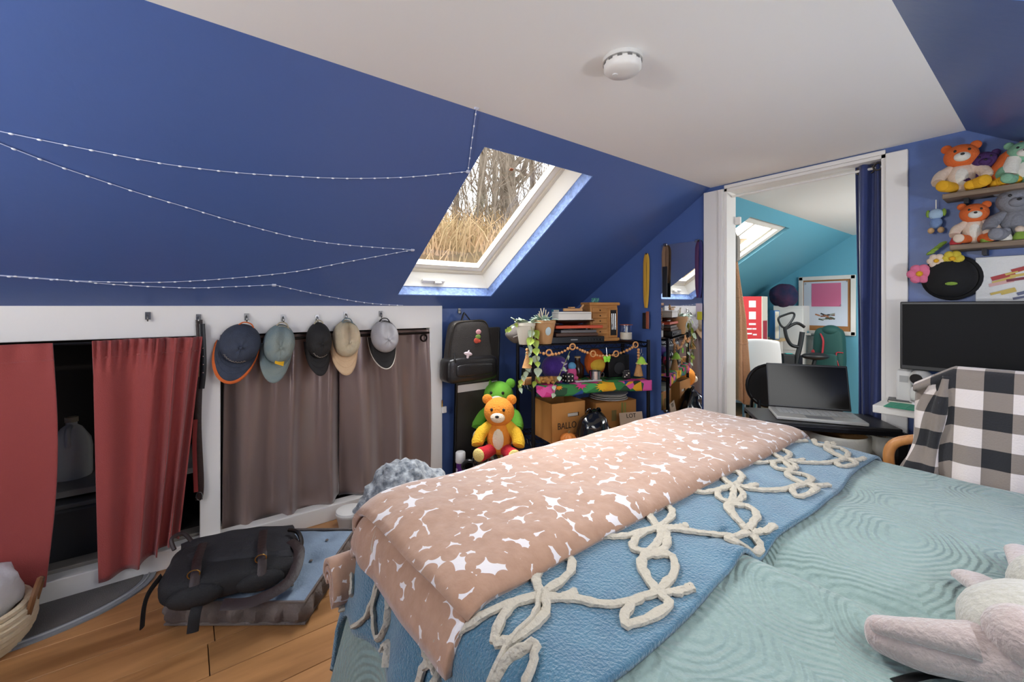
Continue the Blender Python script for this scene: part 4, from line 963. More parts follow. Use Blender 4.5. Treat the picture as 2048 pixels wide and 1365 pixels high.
# ---- middle shelf
ZM = Z2 + .002
def tropmat():
    m = bpy.data.materials.new('tropical_print'); m.use_nodes = True; nt, b = nodes_of(m); L = nt.links.new; b.inputs['Roughness'].default_value = .7
    tc = nt.nodes.new('ShaderNodeTexCoord'); v = nt.nodes.new('ShaderNodeTexVoronoi'); v.inputs['Scale'].default_value = 15; L(tc.outputs['Object'], v.inputs['Vector'])
    nz = nt.nodes.new('ShaderNodeTexNoise'); nz.inputs['Scale'].default_value = 9; nz.inputs['Detail'].default_value = 1; L(tc.outputs['Object'], nz.inputs['Vector'])
    cr = nt.nodes.new('ShaderNodeValToRGB'); cr.color_ramp.interpolation = 'CONSTANT'; e = cr.color_ramp.elements
    cols = ['#1f4a2c', '#2f7a3c', '#16301f', '#d2347f', '#234b8a', '#e9a91c', '#e0559c', '#1f4a2c', '#3f9a50']
    e[0].color = lin(cols[0]); e[1].position = 1 / 9; e[1].color = lin(cols[1])
    for i in range(2, 9): q = e.new(i / 9); q.color = lin(cols[i])
    sx = nt.nodes.new('ShaderNodeSeparateColor'); L(v.outputs['Color'], sx.inputs[0]); L(sx.outputs[0], cr.inputs[0]); L(cr.outputs[0], b.inputs['Base Color']); return m
tc_ = thing('shelf_cloth', 'bright tropical flower print cloth draped over the middle shelf', 'cloth', FL, SHA)
def cl(u, v):
    s = .015 + (SWD + .0) * u; L = .33 * v - .075
    if L < 0: return (s, -.016 - .004 * math.sin(s * 30), ZM + .004 + L * (.9 + .1 * math.sin(s * 9)) + .02 * max(0, u - .85))
    return (s, L - .012, ZM + .004 + .002 * math.sin(s * 40 + L * 20))
MB().grid(60, 24, cl).build('cloth', tropmat(), tc_, solid=.002)
MAG = mat('magenta_print', '#d0307c', .7); YEL = mat('yellow_print', '#efb719', .7)
for (px, py, m, r, n) in ((1163, 771, MAG, .05, 9), (1205, 773, YEL, .06, 12), (1080, 776, MAG, .03, 8), (1118, 776, mat('orange_print', '#e58f1e', .7), .03, 8)):
    s, z = shp(px, py, -.022); pts = [((r if k % 2 == 0 else r * .5) * math.cos(k * PI / n), (r if k % 2 == 0 else r * .5) * math.sin(k * PI / n) * .62) for k in range(2 * n)]
    MB().prism(pts, -.001, .001, fn=lambda x, y, zz, s=s, z=z: (s + x, -.0225 + zz, min(z + y, ZM + .003))).build('printed_flower', m, tc_, smooth=False)
ZM += .008
def lump(name, label, cat, px0, px1, py0, t, Z, m, dy=.05, f=None, part='body', rz=0):
    loc, w_, h = item(px0, px1, py0, t, Z); th = thing(name, label, cat, loc, SHA + rz)
    MB().ell((0, 0, h / 2), (w_ / 2, dy, h / 2), nu=22, nv=14, f=f).build(part, m, th); return th, w_, h
LOGW = wood_mat('split_log', '#c08a50', '#6b4526', 'X', 5, .8, 6)
loc, w_, h = item(1045, 1118, 753, .05, ZM)
lg = thing('driftwood_log', 'split wooden log lying on the left of the middle shelf', 'log', loc, SHA + .15)
MB().tube([(-w_ / 2, 0, h * .5), (-w_ * .2, .005, h * .52), (w_ * .2, -.005, h * .5), (w_ / 2, 0, h * .45)], [h * .5, h * .5, h * .46, h * .38], 12).build('bark', LOGW, lg)
o = MB().lathe([(0, 0), (h * .46, 0), (h * .46, .004), (0, .004)], 20).build('cut_end', mat('pale_cut_wood', '#d1a065', .7), lg); o.location = (-w_ / 2 - .001, 0, h * .5); o.rotation_euler = (0, -PI / 2, 0)
g = random.Random(3)
for i in range(14): MB().ell((w_ * .1 + g.uniform(-.05, .06), -h * .45 + g.uniform(-.01, .005), h * .3 + g.uniform(-.01, .03)), (.012, .010, .010), nu=8, nv=6).build('wood_knot', mat('honey_knot', '#c08a45', .7), lg)
def die(label, px0, px1, py0, t, val, rz):
    loc, w_, h = item(px0, px1, py0, t, ZM); a = (w_ + h) / 2 * .8; th = thing('large_die', label, 'die', loc, SHA + rz, 'large black dice on the middle shelf')
    B((0, 0, a / 2), (a, a, a)).build('cube', mat('die_black', '#171616', .4), th, bevel=a * .1, seg=3)
    P = {4: [(-1, -1), (1, -1), (-1, 1), (1, 1)], 3: [(-1, -1), (0, 0), (1, 1)]}
    PIPM = mat('die_pip', '#e8e0cc', .5)
    for x, y in P[4 if val == 4 else 3]: MB().ell((x * a * .24, -a / 2, a / 2 + y * a * .24), (a * .09, .0015, a * .09), nu=10, nv=6).build('pip', PIPM, th)
    for x, y in P[3]: MB().ell((x * a * .24, y * a * .24, a), (a * .09, a * .09, .0015), nu=10, nv=6).build('pip', PIPM, th)
    for x, y in P[4]: MB().ell((-a / 2, x * a * .24, a / 2 + y * a * .24), (.0015, a * .09, a * .09), nu=10, nv=6).build('pip', PIPM, th)
die('large black die with four pips in the middle of the shelf', 1124, 1148, 747, .05, 4, .2)
die('large black die at the right end of the middle shelf', 1243, 1263, 741, .08, 3, -.5)
PUR = mat('purple_plush', '#4b2a86', .95, bump=.5, bs=90, sheen=.4)
th, w_, h = lump('plush_pillow', 'purple plush pillow with pale stitched marks on the middle shelf', 'plush toy', 1082, 1137, 711, .2, ZM, PUR, .07, f=lambda p: Vector((math.copysign(abs(p.x) ** .8 * .08 ** .2, p.x), p.y, p.z)))
for (x, z, r) in ((.035, .72, .5), (.05, .66, -.4), (.03, .42, .1), (.055, .40, -.1)): MB().ell((x, -.07, h * z), (.018, .004, .006), (0, r, 0), nu=12, nv=6).build('stitched_mark', mat('pale_lilac', '#c9bcd4', .8), th)
th, w_, h = lump('small_toy', 'small pink and blue toy beside the purple pillow', 'toy', 1135, 1153, 733, .12, ZM, mat('hot_pink', '#d05086', .7), .03)
MB().ell((0, 0, h), (w_ * .42, .025, h * .3), nu=16, nv=10).build('blue_cap', mat('soft_blue', '#5f9ac0', .7), th)
MB().ell((0, -.03, h * .2), (w_ * .5, .02, h * .2), nu=14, nv=8).build('base', mat('hot_pink', '#d05086'), th)
th, w_, h = lump('plush_ball', 'orange and yellow plush ball under the garland', 'plush toy', 1170, 1209, 697, .2, ZM, mat('deep_orange_plush', '#d4601f', .95, bump=.5, bs=80), .07)
MB().ell((.0, -.035, h * .45), (w_ * .38, .05, h * .26), nu=20, nv=12).build('yellow_patch', mat('warm_yellow_plush', '#e2b53a', .95, bump=.4, bs=80), th)
loc, w_, h = item(1179, 1201, 742, .06, ZM); th = thing('steel_cup', 'small steel cup on the printed cloth', 'cup', loc, SHA)
MB().lathe([(0, 0), (w_ * .42, 0), (w_ / 2, .006), (w_ / 2, h), (w_ / 2 - .002, h), (w_ / 2 - .003, .008), (0, .008)], 26).build('cup_body', CHROME, th); MB().tube(spline([(w_ / 2, 0, h * .8), (w_ * .8, 0, h * .7), (w_ * .75, 0, h * .35), (w_ / 2, 0, h * .3)]), .003, 6).build('handle', CHROME, th)
loc, w_, h = item(1209, 1250, 708, .2, ZM); th = thing('bookshelf_speaker', 'black speaker at the back of the middle shelf', 'speaker', loc, SHA)
B((0, 0, h / 2), (w_, .12, h)).build('cabinet', BLACK, th, bevel=.004); o = MB().lathe([(.03, 0), (.044, .0), (.044, .005), (.03, .005)], 24).build('cone_ring', mat('cone_grey', '#2d2d2f', .4), th); o.location = (0, -.061, h * .4); o.rotation_euler = (PI / 2, 0, 0)
o = MB().lathe([(0, 0), (.03, -.012), (0, -.006)][:2], 24).build('cone', mat('cone_dark', '#0f0f10', .6), th); o.location = (0, -.062, h * .4); o.rotation_euler = (PI / 2, 0, 0)
loc, w_, h = item(1142, 1168, 714, .22, ZM); th = thing('brown_bottle', 'dark brown bottle standing behind the pink toy', 'bottle', loc, SHA)
MB().lathe([(0, 0), (w_ * .42, 0), (w_ * .45, .01), (w_ * .45, h * .55), (w_ * .2, h * .75), (w_ * .18, h * .97), (0, h)], 20).build('glass', mat('amber_glass', '#3a2115', .15), th); MB().lathe([(0, h * .95), (w_ * .22, h * .95), (w_ * .22, h * 1.03), (0, h * 1.03)], 16).build('stopper', mat('cork', '#c8a878', .8), th)
loc, w_, h = item(1043, 1076, 733, .18, ZM); th = thing('black_bowl', 'black round pot at the left end of the middle shelf', 'pot', loc, SHA)
MB().lathe([(0, 0), (w_ * .3, 0), (w_ * .5, h * .35), (w_ * .48, h * .8), (w_ * .36, h), (w_ * .33, h), (w_ * .42, h * .75), (0, .01)], 26).build('pot_body', mat('black_ceramic', '#161616'), th); MB().tube([(w_ * .37 * math.cos(a * PI / 12), w_ * .37 * math.sin(a * PI / 12), h) for a in range(24)], .004, 6, closed=True).build('rim', mat('black_ceramic', '#161616'), th)
loc, w_, h = item(1150, 1202, 764, .03, ZM); th = thing('remote_control', 'pale grey remote lying at the front of the middle shelf', 'remote', loc, SHA)
B((0, 0, .007), (w_, .035, .012)).build('case', mat('pale_grey_plastic', '#a9a7a5', .4), th, bevel=.004)
for i in range(5): B((-w_ * .35 + i * w_ * .16, 0, .014), (.009, .009, .003)).build('key', BLACK, th, bevel=.001)
# ---- bottom shelf
ZB = Z3 + .002
CARD = mat('cardboard', '#b47a3c', .8, bump=.08, bs=20, var=.15, vs=4); CARD2 = mat('cardboard_inside', '#7c5128', .85)
def carton(label, px0, px1, py0, t, depth, rz, slot):
    loc, w_, h = item(px0, px1, py0, t, ZB); th = thing('cardboard_box', label, 'box', loc + TD * depth / 2, SHA + rz)
    k = .004
    for sx in (-1, 1): B((sx * (w_ / 2 - k / 2), 0, h / 2), (k, depth, h)).build('side_panel', CARD, th, smooth=False)
    if slot:
        m = holed((-w_ / 2, w_ / 2), (0, h), [(-.005, .085, h * .62, h * .72)], -depth / 2, -depth / 2 + k, lambda u, v, q: (u, q, v)); m.build('front_panel', CARD, th, smooth=False)
        B((.04, -depth / 2 + .02, h * .66), (.085, .02, .02)).build('contents', mat('pale_fabric', '#c9c0b4', .9), th)
    else: B((0, -depth / 2 + k / 2, h / 2), (w_, k, h)).build('front_panel', CARD, th, smooth=False)
    B((0, depth / 2 - k / 2, h / 2), (w_, k, h)).build('back_panel', CARD, th, smooth=False); B((0, 0, k / 2), (w_ - .01, depth - .01, k)).build('bottom_panel', CARD2, th, smooth=False)
    return th, w_, h, depth
th, w_, h, d = carton('open cardboard box lettered BALLO with a hand slot on the bottom shelf', 1094, 1168, 806, -.02, .26, .16, True)
text('BALLO', .062, 'lettering', mat('marker_ink', '#2a2016', .7), th, (-.012, -d / 2 - .001, h * .40), (PI / 2, 0, 0), font_sx=.8)
MB().add([(-w_ / 2 + .005, -d / 2 + .006, h - .005), (w_ / 2 - .005, -d / 2 + .006, h - .005), (w_ / 2 - .03, .02, h - .05), (-w_ / 2 + .03, .02, h - .05)], [(0, 1, 2, 3)]).build('inner_flap', CARD2, th, smooth=False, solid=.003)
B((0, .03, h * .4), (w_ - .02, d - .1, h * .7)).build('contents', mat('dark_contents', '#2d2520', .9), th, smooth=False)
th, w_, h, d = carton('closed cardboard box under the white plates on the bottom shelf', 1186, 1273, 804, .07, .2, .1, False)
B((0, 0, h), (w_, d, .004)).build('lid_flap', CARD, th, smooth=False)
for i, (x, c) in enumerate(((.05, '#7d7a3a'), (.075, '#8d8740'), (-.02, '#7b6a3a'))): B((x, -d / 2 - .0012, h * .55), (.016 if i < 2 else .04, .0012, h * (.8 if i < 2 else .35))).build('printed_mark', mat('box_print_%d' % i, c, .8), th, smooth=False)
bl_ = th.location.copy()
PLT = mat('white_enamel', '#ddd8cf', .35)
for i in range(4):
    pt = thing('plate', ['lowest', 'second', 'third', 'topmost'][i] + ' white plate of the stack on the cardboard box', 'plate', bl_ + Vector((0, 0, h + .003 + i * .012)), SHA, 'white plates on the bottom shelf')
    r = .14 - .008 * (i % 3); MB().lathe([(0, 0), (r * .55, 0), (r * .62, .003), (r, .012), (r, .0145), (r * .6, .006), (0, .004)], 40).build('dish', PLT, pt); MB().tube([(r * math.cos(a * PI / 20), r * math.sin(a * PI / 20), .0132) for a in range(40)], .0016, 5, closed=True).build('rim', PLT, pt)
loc, w_, h = item(1148, 1226, 812, -.1, .16); h += .0
tbag = thing('plastic_bag', 'knotted glossy black plastic bag in front of the cardboard boxes', 'bag', Vector((loc.x, loc.y, 0)), SHA)
PB = mat('glossy_black_plastic', '#0d0d0e', .12, spec=.8)
zt = loc.z + h
MB().ell((0, 0, zt * .47), (w_ / 2, .12, zt * .47), nu=40, nv=26, f=lambda p: p * (1 + .10 * ns(p.x, p.y, p.z, 12) + .07 * abs(ns(p.x, p.y, p.z, 26)))).build('bag_body', PB, tbag)
for s_ in (-1, 1): MB().tube(spline([(s_ * .005, 0, zt * .90), (s_ * .03, 0, zt * .97), (s_ * .05, .01, zt * .93)]), [.012] * 17, 6, flat=.4).build('knot', PB, tbag)
g = random.Random(9)
for row, zz in ((0, .70), (1, .62)):
    for i in range(7):
        x = -.045 + i * .014; z0 = zt * zz; y0 = -.112
        MB().tube([(x, y0, z0 - .008), (x + .004, y0 - .001, z0 + g.uniform(0, .01)), (x + .009, y0, z0 - .006)], .0022, 4).build('printed_letter', mat('silver_ink', '#cfc7b6', .4), tbag)
th = thing('card_sign', 'small cardboard sign lettered LOT leaning at the right of the rack', 'sign', SWp(shp(1266, 838, -.03)[0], -.03, Z3 + .002), SHA, rot=(-.2, 0, SHA))
s0, z0 = shp(1243, 840, -.03); s1, z1 = shp(1289, 822, -.03)
B((0, 0, (z1 - Z3) / 2 - .005), (s1 - s0, .004, z1 - Z3 - .01)).build('card', mat('grey_card', '#b59c84', .8), th, smooth=False)
text('LOT', .04, 'lettering', mat('marker_ink', '#2a2016'), th, (.0, -.0026, z1 - Z3 - .035), (PI / 2, 0, 0))
gd = thing('gourd', 'small orange pumpkin in front of the cardboard box', 'pumpkin', SWp(shp(1136, 870, -.06)[0], -.07, .0) + Vector((0, 0, Z3 + .0)), SHA)
gd.location.z = shp(1136, 876, -.07)[1] - .06
def gourd(p):
    a = math.atan2(p.y, p.x); return Vector((p.x * (1 + .08 * math.cos(8 * a)), p.y * (1 + .08 * math.cos(8 * a)), p.z))
MB().ell((0, 0, .045), (.055, .055, .045), nu=40, nv=14, f=gourd).build('fruit', mat('pumpkin_orange', '#c4722c', .6), gd); MB().tube([(0, 0, .085), (.006, 0, .105)], .007, 6).build('stem', mat('dry_stem', '#7a6138', .8), gd)

# ================================================================ beside the rack
# backpack
bkp = onX(937, 690, KX + .07)
LTH = mat('black_leather', '#1d1b1b', .32, bump=.15, bs=70); MESHM = mat('black_mesh', '#38332f', .75, bump=.8, bs=260)
hkp = onX(918, 622, KX - .03)
bp = thing('backpack', 'black backpack with patches hanging on the blue wall', 'backpack', (KX + .035, onX(937, 700, KX + .08).y, onX(937, 762, KX + .1).z), PI / 2)
BH = onX(937, 640, KX + .1).z - bp.location.z; BW = onX(990, 700, KX + .1).y - onX(888, 700, KX + .1).y
def rbox(w_, d, h, e=.35, taper=0, cz=0, cy=0):
    sg = lambda q, p: math.copysign(abs(q) ** p, q)
    def f(u, v):
        a = 2 * PI * u; b = PI * (v - .5); x = w_ / 2 * sg(math.cos(b), e) * sg(math.cos(a), e); y = d / 2 * sg(math.cos(b), e) * sg(math.sin(a), e); z = h / 2 * sg(math.sin(b), e)
        k = 1 - taper * (z / h + .5); return (x * k, y * (1 - taper * .7 * (z / h + .5)) + cy, z + cz)
    return MB().grid(48, 24, f, wrap=True)
rbox(BW * .94, .13, BH * .98, .3, .26, BH * .5, -.045).build('main_compartment', MESHM, bp)
rbox(BW * 1.0, .16, BH * .42, .35, .02, BH * .2, -.055).build('leather_base', LTH, bp)
rbox(BW * .72, .03, BH * .2, .4, .0, BH * .2, -.13).build('leather_pocket', LTH, bp)
MB().tube(spline([(-BW * .44, -.09, BH * .42), (-BW * .40, -.095, BH * .75), (-BW * .3, -.09, BH * .95), (0, -.085, BH * .985), (BW * .28, -.09, BH * .95), (BW * .36, -.095, BH * .6)]), .005, 6).build('zip', mat('gunmetal', '#55504a'), bp)
dzl = hkp.z - bp.location.z - .012; dyl = hkp.y - bp.location.y
MB().tube(spline([(dyl - .035, -.02, BH * .95), (dyl - .006, -.01, dzl - .01), (dyl + .006, -.01, dzl - .01), (dyl + .05, -.02, BH * .96)]), .009, 8, flat=.5).build('grab_loop', LTH, bp)
for x in (-.04, .06): MB().tube([(x, -.02, .02), (x + .005, -.005, -.12), (x + .0, -.01, -.2 if x < 0 else -.15)], .009, 6, flat=.3).build('shoulder_strap', BLACK, bp)
MB().tube(spline([(-BW * .36, -.11, BH * .48), (-BW * .37, -.125, BH * .40), (-BW * .36, -.125, BH * .32)]), .006, 6).build('zip_pull', LTH, bp)
WP = mat('pale_pink_patch', '#e3d2d6', .7); RP = mat('red_patch', '#c8523c', .7); GP = mat('green_patch', '#7f9a4a', .7); PP = mat('rose_patch', '#dca0a4', .7)
for (x, z, rx, rz_) in ((-.05, .44, .011, .034), (-.05, .46, .034, .013)): MB().ell((x, -.121, BH * z), (rx, .004, rz_), (0, .2, 0), nu=16, nv=8).build('star_patch', WP, bp)
for (x, z, r, m) in ((.045, .80, .022, PP), (.042, .72, .022, GP), (.03, .66, .024, RP), (.05, .65, .015, RP)): MB().ell((x, -.104, BH * z), (r, .004, r * .8), nu=16, nv=8).build('flower_patch', m, bp)
# black panel against the wall
a = onX(905, 940, KX + .0); b = onX(975, 700, KX)
pn = thing('folded_board', 'tall black panel with a white band leaning on the blue wall', 'panel', (KX + .05, (a.y + b.y) / 2 + .005, .0), PI / 2, rot=(.045, 0, PI / 2))
pw_ = b.y - a.y + .06; ph = onX(930, 655, KX + .0).z
B((0, 0, ph / 2), (pw_, .02, ph)).build('panel', mat('matte_black_board', '#2a2725', .6), pn, bevel=.004)
zb = onX(940, 772, KX + .04).z; B((0, -.0105, zb), (pw_, .002, .05)).build('white_band', mat('white_band', '#cfcac6', .6), pn, smooth=False)
for sx in (-1, 1): B((sx * (pw_ / 2 - .006), -.003, ph / 2), (.012, .026, ph * .995)).build('edge_rail', BLACK, pn, bevel=.002)
# stuffed toys: plain round-eared plush, sitting on a crate of magazines
cr_p = onX(1020, 900, -2.28)
crate = thing('magazine_crate', 'grey crate of striped magazines under the orange plush', 'crate', (-2.30, 1.64, 0), math.radians(62))
CG = mat('grey_crate', '#7d7571', .7, bump=.2, bs=80)
for x in (-.145, .145): B((x, 0, .12), (.012, .26, .24)).build('side', CG, crate, smooth=False, bevel=.003)
for y in (-.125, .125): B((0, y, .11), (.29, .012, .22)).build('end_panel', CG, crate, smooth=False, bevel=.003)
B((0, 0, .01), (.28, .25, .012)).build('bottom', CG, crate, smooth=False)
g = random.Random(4); cols = ['#d9cfb8', '#b98a3a', '#26221f', '#c9c4ba', '#8a3a2c', '#e4dfd6', '#3c3a3f', '#caa44b']
for i in range(14):
    hgt = .22 + g.uniform(0, .035); mg = B((-2.30, 0, 0), (0, 0, 0)); x = -.125 + i * .0185
    R = Matrix.Rotation(math.radians(62), 3, 'Z'); c = R @ Vector((x, 0, .018 + hgt / 2)) + Vector((-2.30, 1.64, 0))
    o = B((0, 0, 0), (.016, .225, hgt)).build('magazine', mat('magazine_%d' % (i % 8), cols[i % 8], .6), smooth=False, bevel=.001); o.location = c; o.rotation_euler = (0, 0, math.radians(62))
    tag(o, 'thin magazine standing in the grey crate', 'magazine', 'magazines in the grey crate')
def plush(loc, rz, S, label, head, body, belly, arm, leg, sole, ear=None, knit=True, lean=0, parts=True, group=None):
    t = thing('stuffed_bear', label, 'plush toy', loc, rz, group, rot=(lean, 0, rz)); ear = ear or head
    MB().ell((0, 0, .15 * S), (.105 * S, .09 * S, .15 * S), nu=28, nv=18).build('body', body, t)
    if belly: MB().ell((0, -.03 * S, .15 * S), (.07 * S, .068 * S, .11 * S), nu=24, nv=14).build('belly', belly, t)
    MB().ell((0, -.015 * S, .36 * S), (.125 * S, .11 * S, .115 * S), nu=28, nv=18).build('head', head, t)
    MB().ell((0, -.10 * S, .335 * S), (.06 * S, .05 * S, .045 * S), nu=20, nv=12).build('muzzle', belly or head, t)
    MB().ell((0, -.15 * S, .35 * S), (.016 * S, .01 * S, .012 * S), nu=10, nv=6).build('nose', BLACK, t)
    for s_ in (-1, 1):
        MB().ell((s_ * .1 * S, .0, .455 * S), (.042 * S, .02 * S, .042 * S), nu=16, nv=10).build('ear', ear, t)
        MB().ell((s_ * .048 * S, -.112 * S, .395 * S), (.012 * S, .007 * S, .014 * S), nu=10, nv=6).build('eye', BLACK, t)
        MB().tube(spline([(s_ * .07 * S, -.0, .245 * S), (s_ * .14 * S, -.04 * S, .19 * S), (s_ * .165 * S, -.08 * S, .13 * S), (s_ * .165 * S, -.1 * S, .105 * S)], 6), [.045 * S] * 5 + [.05 * S] * 9 + [.046 * S] * 3 + [.03 * S, .008 * S], 14).build('arm', arm, t)
        MB().tube([(s_ * .05 * S, -.02 * S, .06 * S), (s_ * .09 * S, -.1 * S, .055 * S), (s_ * .13 * S, -.17 * S, .058 * S), (s_ * .137 * S, -.185 * S, .059 * S)], [.05 * S, .05 * S, .055 * S, .045 * S], 16).build('leg', leg, t)
        MB().ell((s_ * .14 * S, -.19 * S, .06 * S), (.05 * S, .022 * S, .052 * S), (0, 0, -s_ * -.35), nu=18, nv=10).build('sole', sole, t)
    return t
def knit(n, c): return mat(n, c, .95, bump=.7, bs=110)
plush((-2.26, 1.63, .272), math.radians(47), .80, 'orange crocheted plush with red boots sitting on the magazine crate', knit('orange_crochet', '#e08a2c'), knit('orange_crochet', '#e08a2c'), knit('cream_crochet', '#e8d6bc'), knit('yellow_crochet', '#e3b02a'), knit('red_crochet', '#b8202c'), knit('pale_yellow_crochet', '#dfc77c'))
plush((-2.49, 1.79, .30), math.radians(47), .86, 'lime green plush leaning behind the orange plush', mat('lime_plush', '#6fb53a', .9, bump=.3, bs=80), mat('lime_plush', '#6fb53a'), mat('white_plush', '#dcd9cc', .9), mat('lime_plush', '#6fb53a'), mat('lime_plush', '#6fb53a'), mat('white_plush', '#dcd9cc', .9))
stl = thing('step_stool', 'low dark stool under the lime green plush', 'stool', (-2.47, 1.81, 0), math.radians(62))
B((0, 0, .285), (.26, .2, .025)).build('seat', mat('dark_walnut', '#4a2f20'), stl, bevel=.006)
for x in (-.1, .1):
    for y in (-.07, .07): B((x, y, .137), (.03, .03, .274)).build('leg', mat('dark_walnut', '#4a2f20'), stl, bevel=.003)
# spray can, rounded appliance, heap of grey fleece
cn = thing('spray_can', 'purple spray can with a white cap on the floor by the blue wall', 'spray can', (-2.48, onX(921, 930, -2.48).y, 0))
MB().lathe([(0, 0), (.027, 0), (.028, .004), (.028, .19), (.022, .2), (0, .2)], 24).build('can', mat('purple_can', '#6a2a86', .3), cn); MB().lathe([(0, .197), (.033, .197), (.034, .2), (.033, .262), (.028, .268), (0, .268)], 24).build('cap', mat('white_cap', '#e3e1de', .35), cn)
B((.0, -.028, .12), (.02, .003, .08)).build('label_print', mat('pale_lilac', '#c9bcd4'), cn, smooth=False)
ap = atk(952, 945, 2.72); hz = atk(955, 896, 2.72).z
apl = thing('rounded_appliance', 'glossy dark grey rounded appliance beside the purple spray can', 'appliance', (ap.x, ap.y, 0), math.radians(52))
MB().lathe([(0, 0), (.085, 0), (.09, .01), (.075, .16), (.07, .19), (0, .19)], 28).build('base', BLACK, apl)
MB().ell((.03, 0, hz - .06), (.05, .05, .065), (0, .5, 0), nu=24, nv=14).build('dome', mat('dark_chrome', '#4c4f55', .15, metal=.9), apl); MB().tube(spline([(-.05, 0, .17), (-.085, 0, .22), (-.05, -.01, .26), (0, -.01, .25)]), .012, 8).build('handle', BLACK, apl)
MB().ell((-.05, -.07, .19), (.018, .014, .018), nu=12, nv=8).build('dial', CHROME, apl)
FLE = mat('grey_marbled_fleece', '#5f666f', .95, bump=1.0, bs=45, sheen=.4, col2='#b4b9bd', vs=30)
hpc = atk(850, 700, 2.55)
hp_ = MB().ell((0, 0, 0), (.26, .17, .36), nu=90, nv=44, f=lambda p: Vector((p.x, p.y, max(p.z, -.0))) * (1 + .10 * ns(p.x, p.y, p.z, 7) + .17 * abs(ns(p.x, p.y, p.z, 11)) + .05 * ns(p.x, p.y, p.z, 24))).build('fleece_heap', FLE)
hp_.location = (-2.27, .98, .0); hp_.rotation_euler = (0, 0, math.radians(62)); tag(hp_, 'heaped grey and white marbled fleece blanket on the floor by the taupe curtain', 'blanket')
bx2 = thing('white_tub', 'white plastic tub on the floor beside the grey fleece heap', 'tub', (-2.47, .74, 0), math.radians(90))
MB().lathe([(0, 0), (.06, 0), (.075, .07), (.08, .075), (.08, .085), (0, .085)], 24).build('tub_body', WHITE, bx2); MB().lathe([(0, .085), (.078, .085), (.076, .095), (0, .1)], 24).build('lid', WHITE, bx2)

# ================================================================ far wall left: mirror and lanyards
MIR = mat('mirror_silver', '#f2f4f4', .015, metal=1)
mc = [onY(*q, FY) for q in ((1324, 492), (1405, 482), (1405, 832), (1325, 826))]
mx0, mx1, mz0, mz1 = mc[0].x, mc[1].x, .49, 1.69
mr = thing('wall_mirror', 'tall frameless mirror on the blue wall beside the doorway', 'mirror', ((mx0 + mx1) / 2, FY - .001, mz0))
B((0, -.006, (mz1 - mz0) / 2), (mx1 - mx0, .004, mz1 - mz0)).build('glass', MIR, mr, smooth=False)
B((0, -.002, (mz1 - mz0) / 2), (mx1 - mx0 - .004, .003, mz1 - mz0 - .004)).build('backing', BLACK, mr, smooth=False)
for x in (-.5, .5):
    for z in (0.0, mz1 - mz0): MB().box((x * (mx1 - mx0) * .78, -.009, z), (.03, .012, .02)).build('clip', CHROME, mr, bevel=.004)
def lanyard(label, px, py0, py1, c1, c2, badge, bsz, y=FY - .012, parts=1):
    a = onY(px, py0, y); b = onY(px, py1, y); t = thing('lanyard', label, 'lanyard', a); L = a.z - b.z; m = mat('webbing_' + c1.strip('#'), c1, .7); m2 = mat('webbing_' + c2.strip('#'), c2, .7)
    MB().tube(spline([(0, 0, 0), (-.014, -.002, -L * .12), (-.012, -.004, -L * .55), (0, -.006, -L * .72)]), .013, 8, flat=.15, up=(0, 1, 0)).build('webbing', m, t)
    MB().tube(spline([(0, 0, 0), (.014, -.002, -L * .12), (.010, -.004, -L * .55), (0, -.006, -L * .72)]), .013, 8, flat=.15, up=(0, 1, 0)).build('webbing', m2, t)
    MB().ell((0, -.004, 0), (.007, .006, .007), nu=10, nv=6).build('push_pin', BLACK, t)
    for i, (dx, w_, h_, c) in enumerate(badge): B((dx, -.008 - .006 * i, -L + h_ / 2), (w_, .006, h_)).build('badge', mat('badge_' + c.strip('#'), c, .4), t, bevel=.003)
    return t
lanyard('yellow lanyard with dark and copper tags on the blue wall', 1293, 508, 658, '#c9972e', '#d8a93a', [(0, .05, .12, '#6f6a68'), (-.01, .03, .12, '#1d1a1a'), (.022, .026, .13, '#9a5138')], .1)
lanyard('purple lanyard with a yellow tag at the right edge of the mirror', 1398, 482, 640, '#4a2450', '#2c2a66', [(.005, .045, .11, '#b9aebb'), (.012, .035, .055, '#b5ad1f')], .1, FY - .022)
lanyard('tan cord with a black case at the left edge of the mirror', 1331, 492, 595, '#8a6a4e', '#6f5540', [(.0, .04, .22, '#161617')], .1, FY - .022)

# ================================================================ DOORWAY: curtain, peach dress
NVC = mat('navy_curtain', '#2f3d70', .5, bump=.15, bs=200, sheen=.2)
x0 = onY(1713, 600, FY + .055).x; x1 = DX1 - .022
dc = thing('door_curtain', 'navy blue curtain pushed to the right side of the doorway', 'curtain', (0, 0, 0))
ctz = onY(1745, 322, FY + .055).z
MB().grid(60, 40, lambda u, v: (x0 + (x1 - x0) * u + .008 * math.sin(v * 4 + u * 6), FY + .055 + .022 * math.sin(2 * PI * 2.1 * u + .6) * (1 - .2 * v), .1 + (ctz - .1) * v)).build('cloth', NVC, dc, solid=.005)
for u in (.15, .5, .85):
    MB().tube([(x0 + (x1 - x0) * u + .018 * math.cos(a * PI / 8), FY + .055 + .022 * math.sin(2 * PI * 2.1 * u + .6) - .006, ctz - .04 + .018 * math.sin(a * PI / 8)) for a in range(16)], .004, 6, closed=True).build('eyelet', mat('gunmetal', '#55504a'), dc)
tag(MB().tube([(DX0 + .018, FY + .055, ctz - .04), (DX1 - .018, FY + .055, ctz - .04)], .007, 10).build('tension_rod', WHITE), 'white tension rod across the top of the doorway', 'rod')
PEACH = mat('peach_muslin', '#c7936a', .85, bump=.6, bs=120, sheen=.2)
da = onY(1466, 485, 2.97); db = onY(1478, 800, 2.97)
dr = thing('hanging_dress', 'peach crinkled dress hanging just inside the doorway', 'dress', (da.x, 2.97, 0))
zt_, zb_ = da.z - .05, db.z
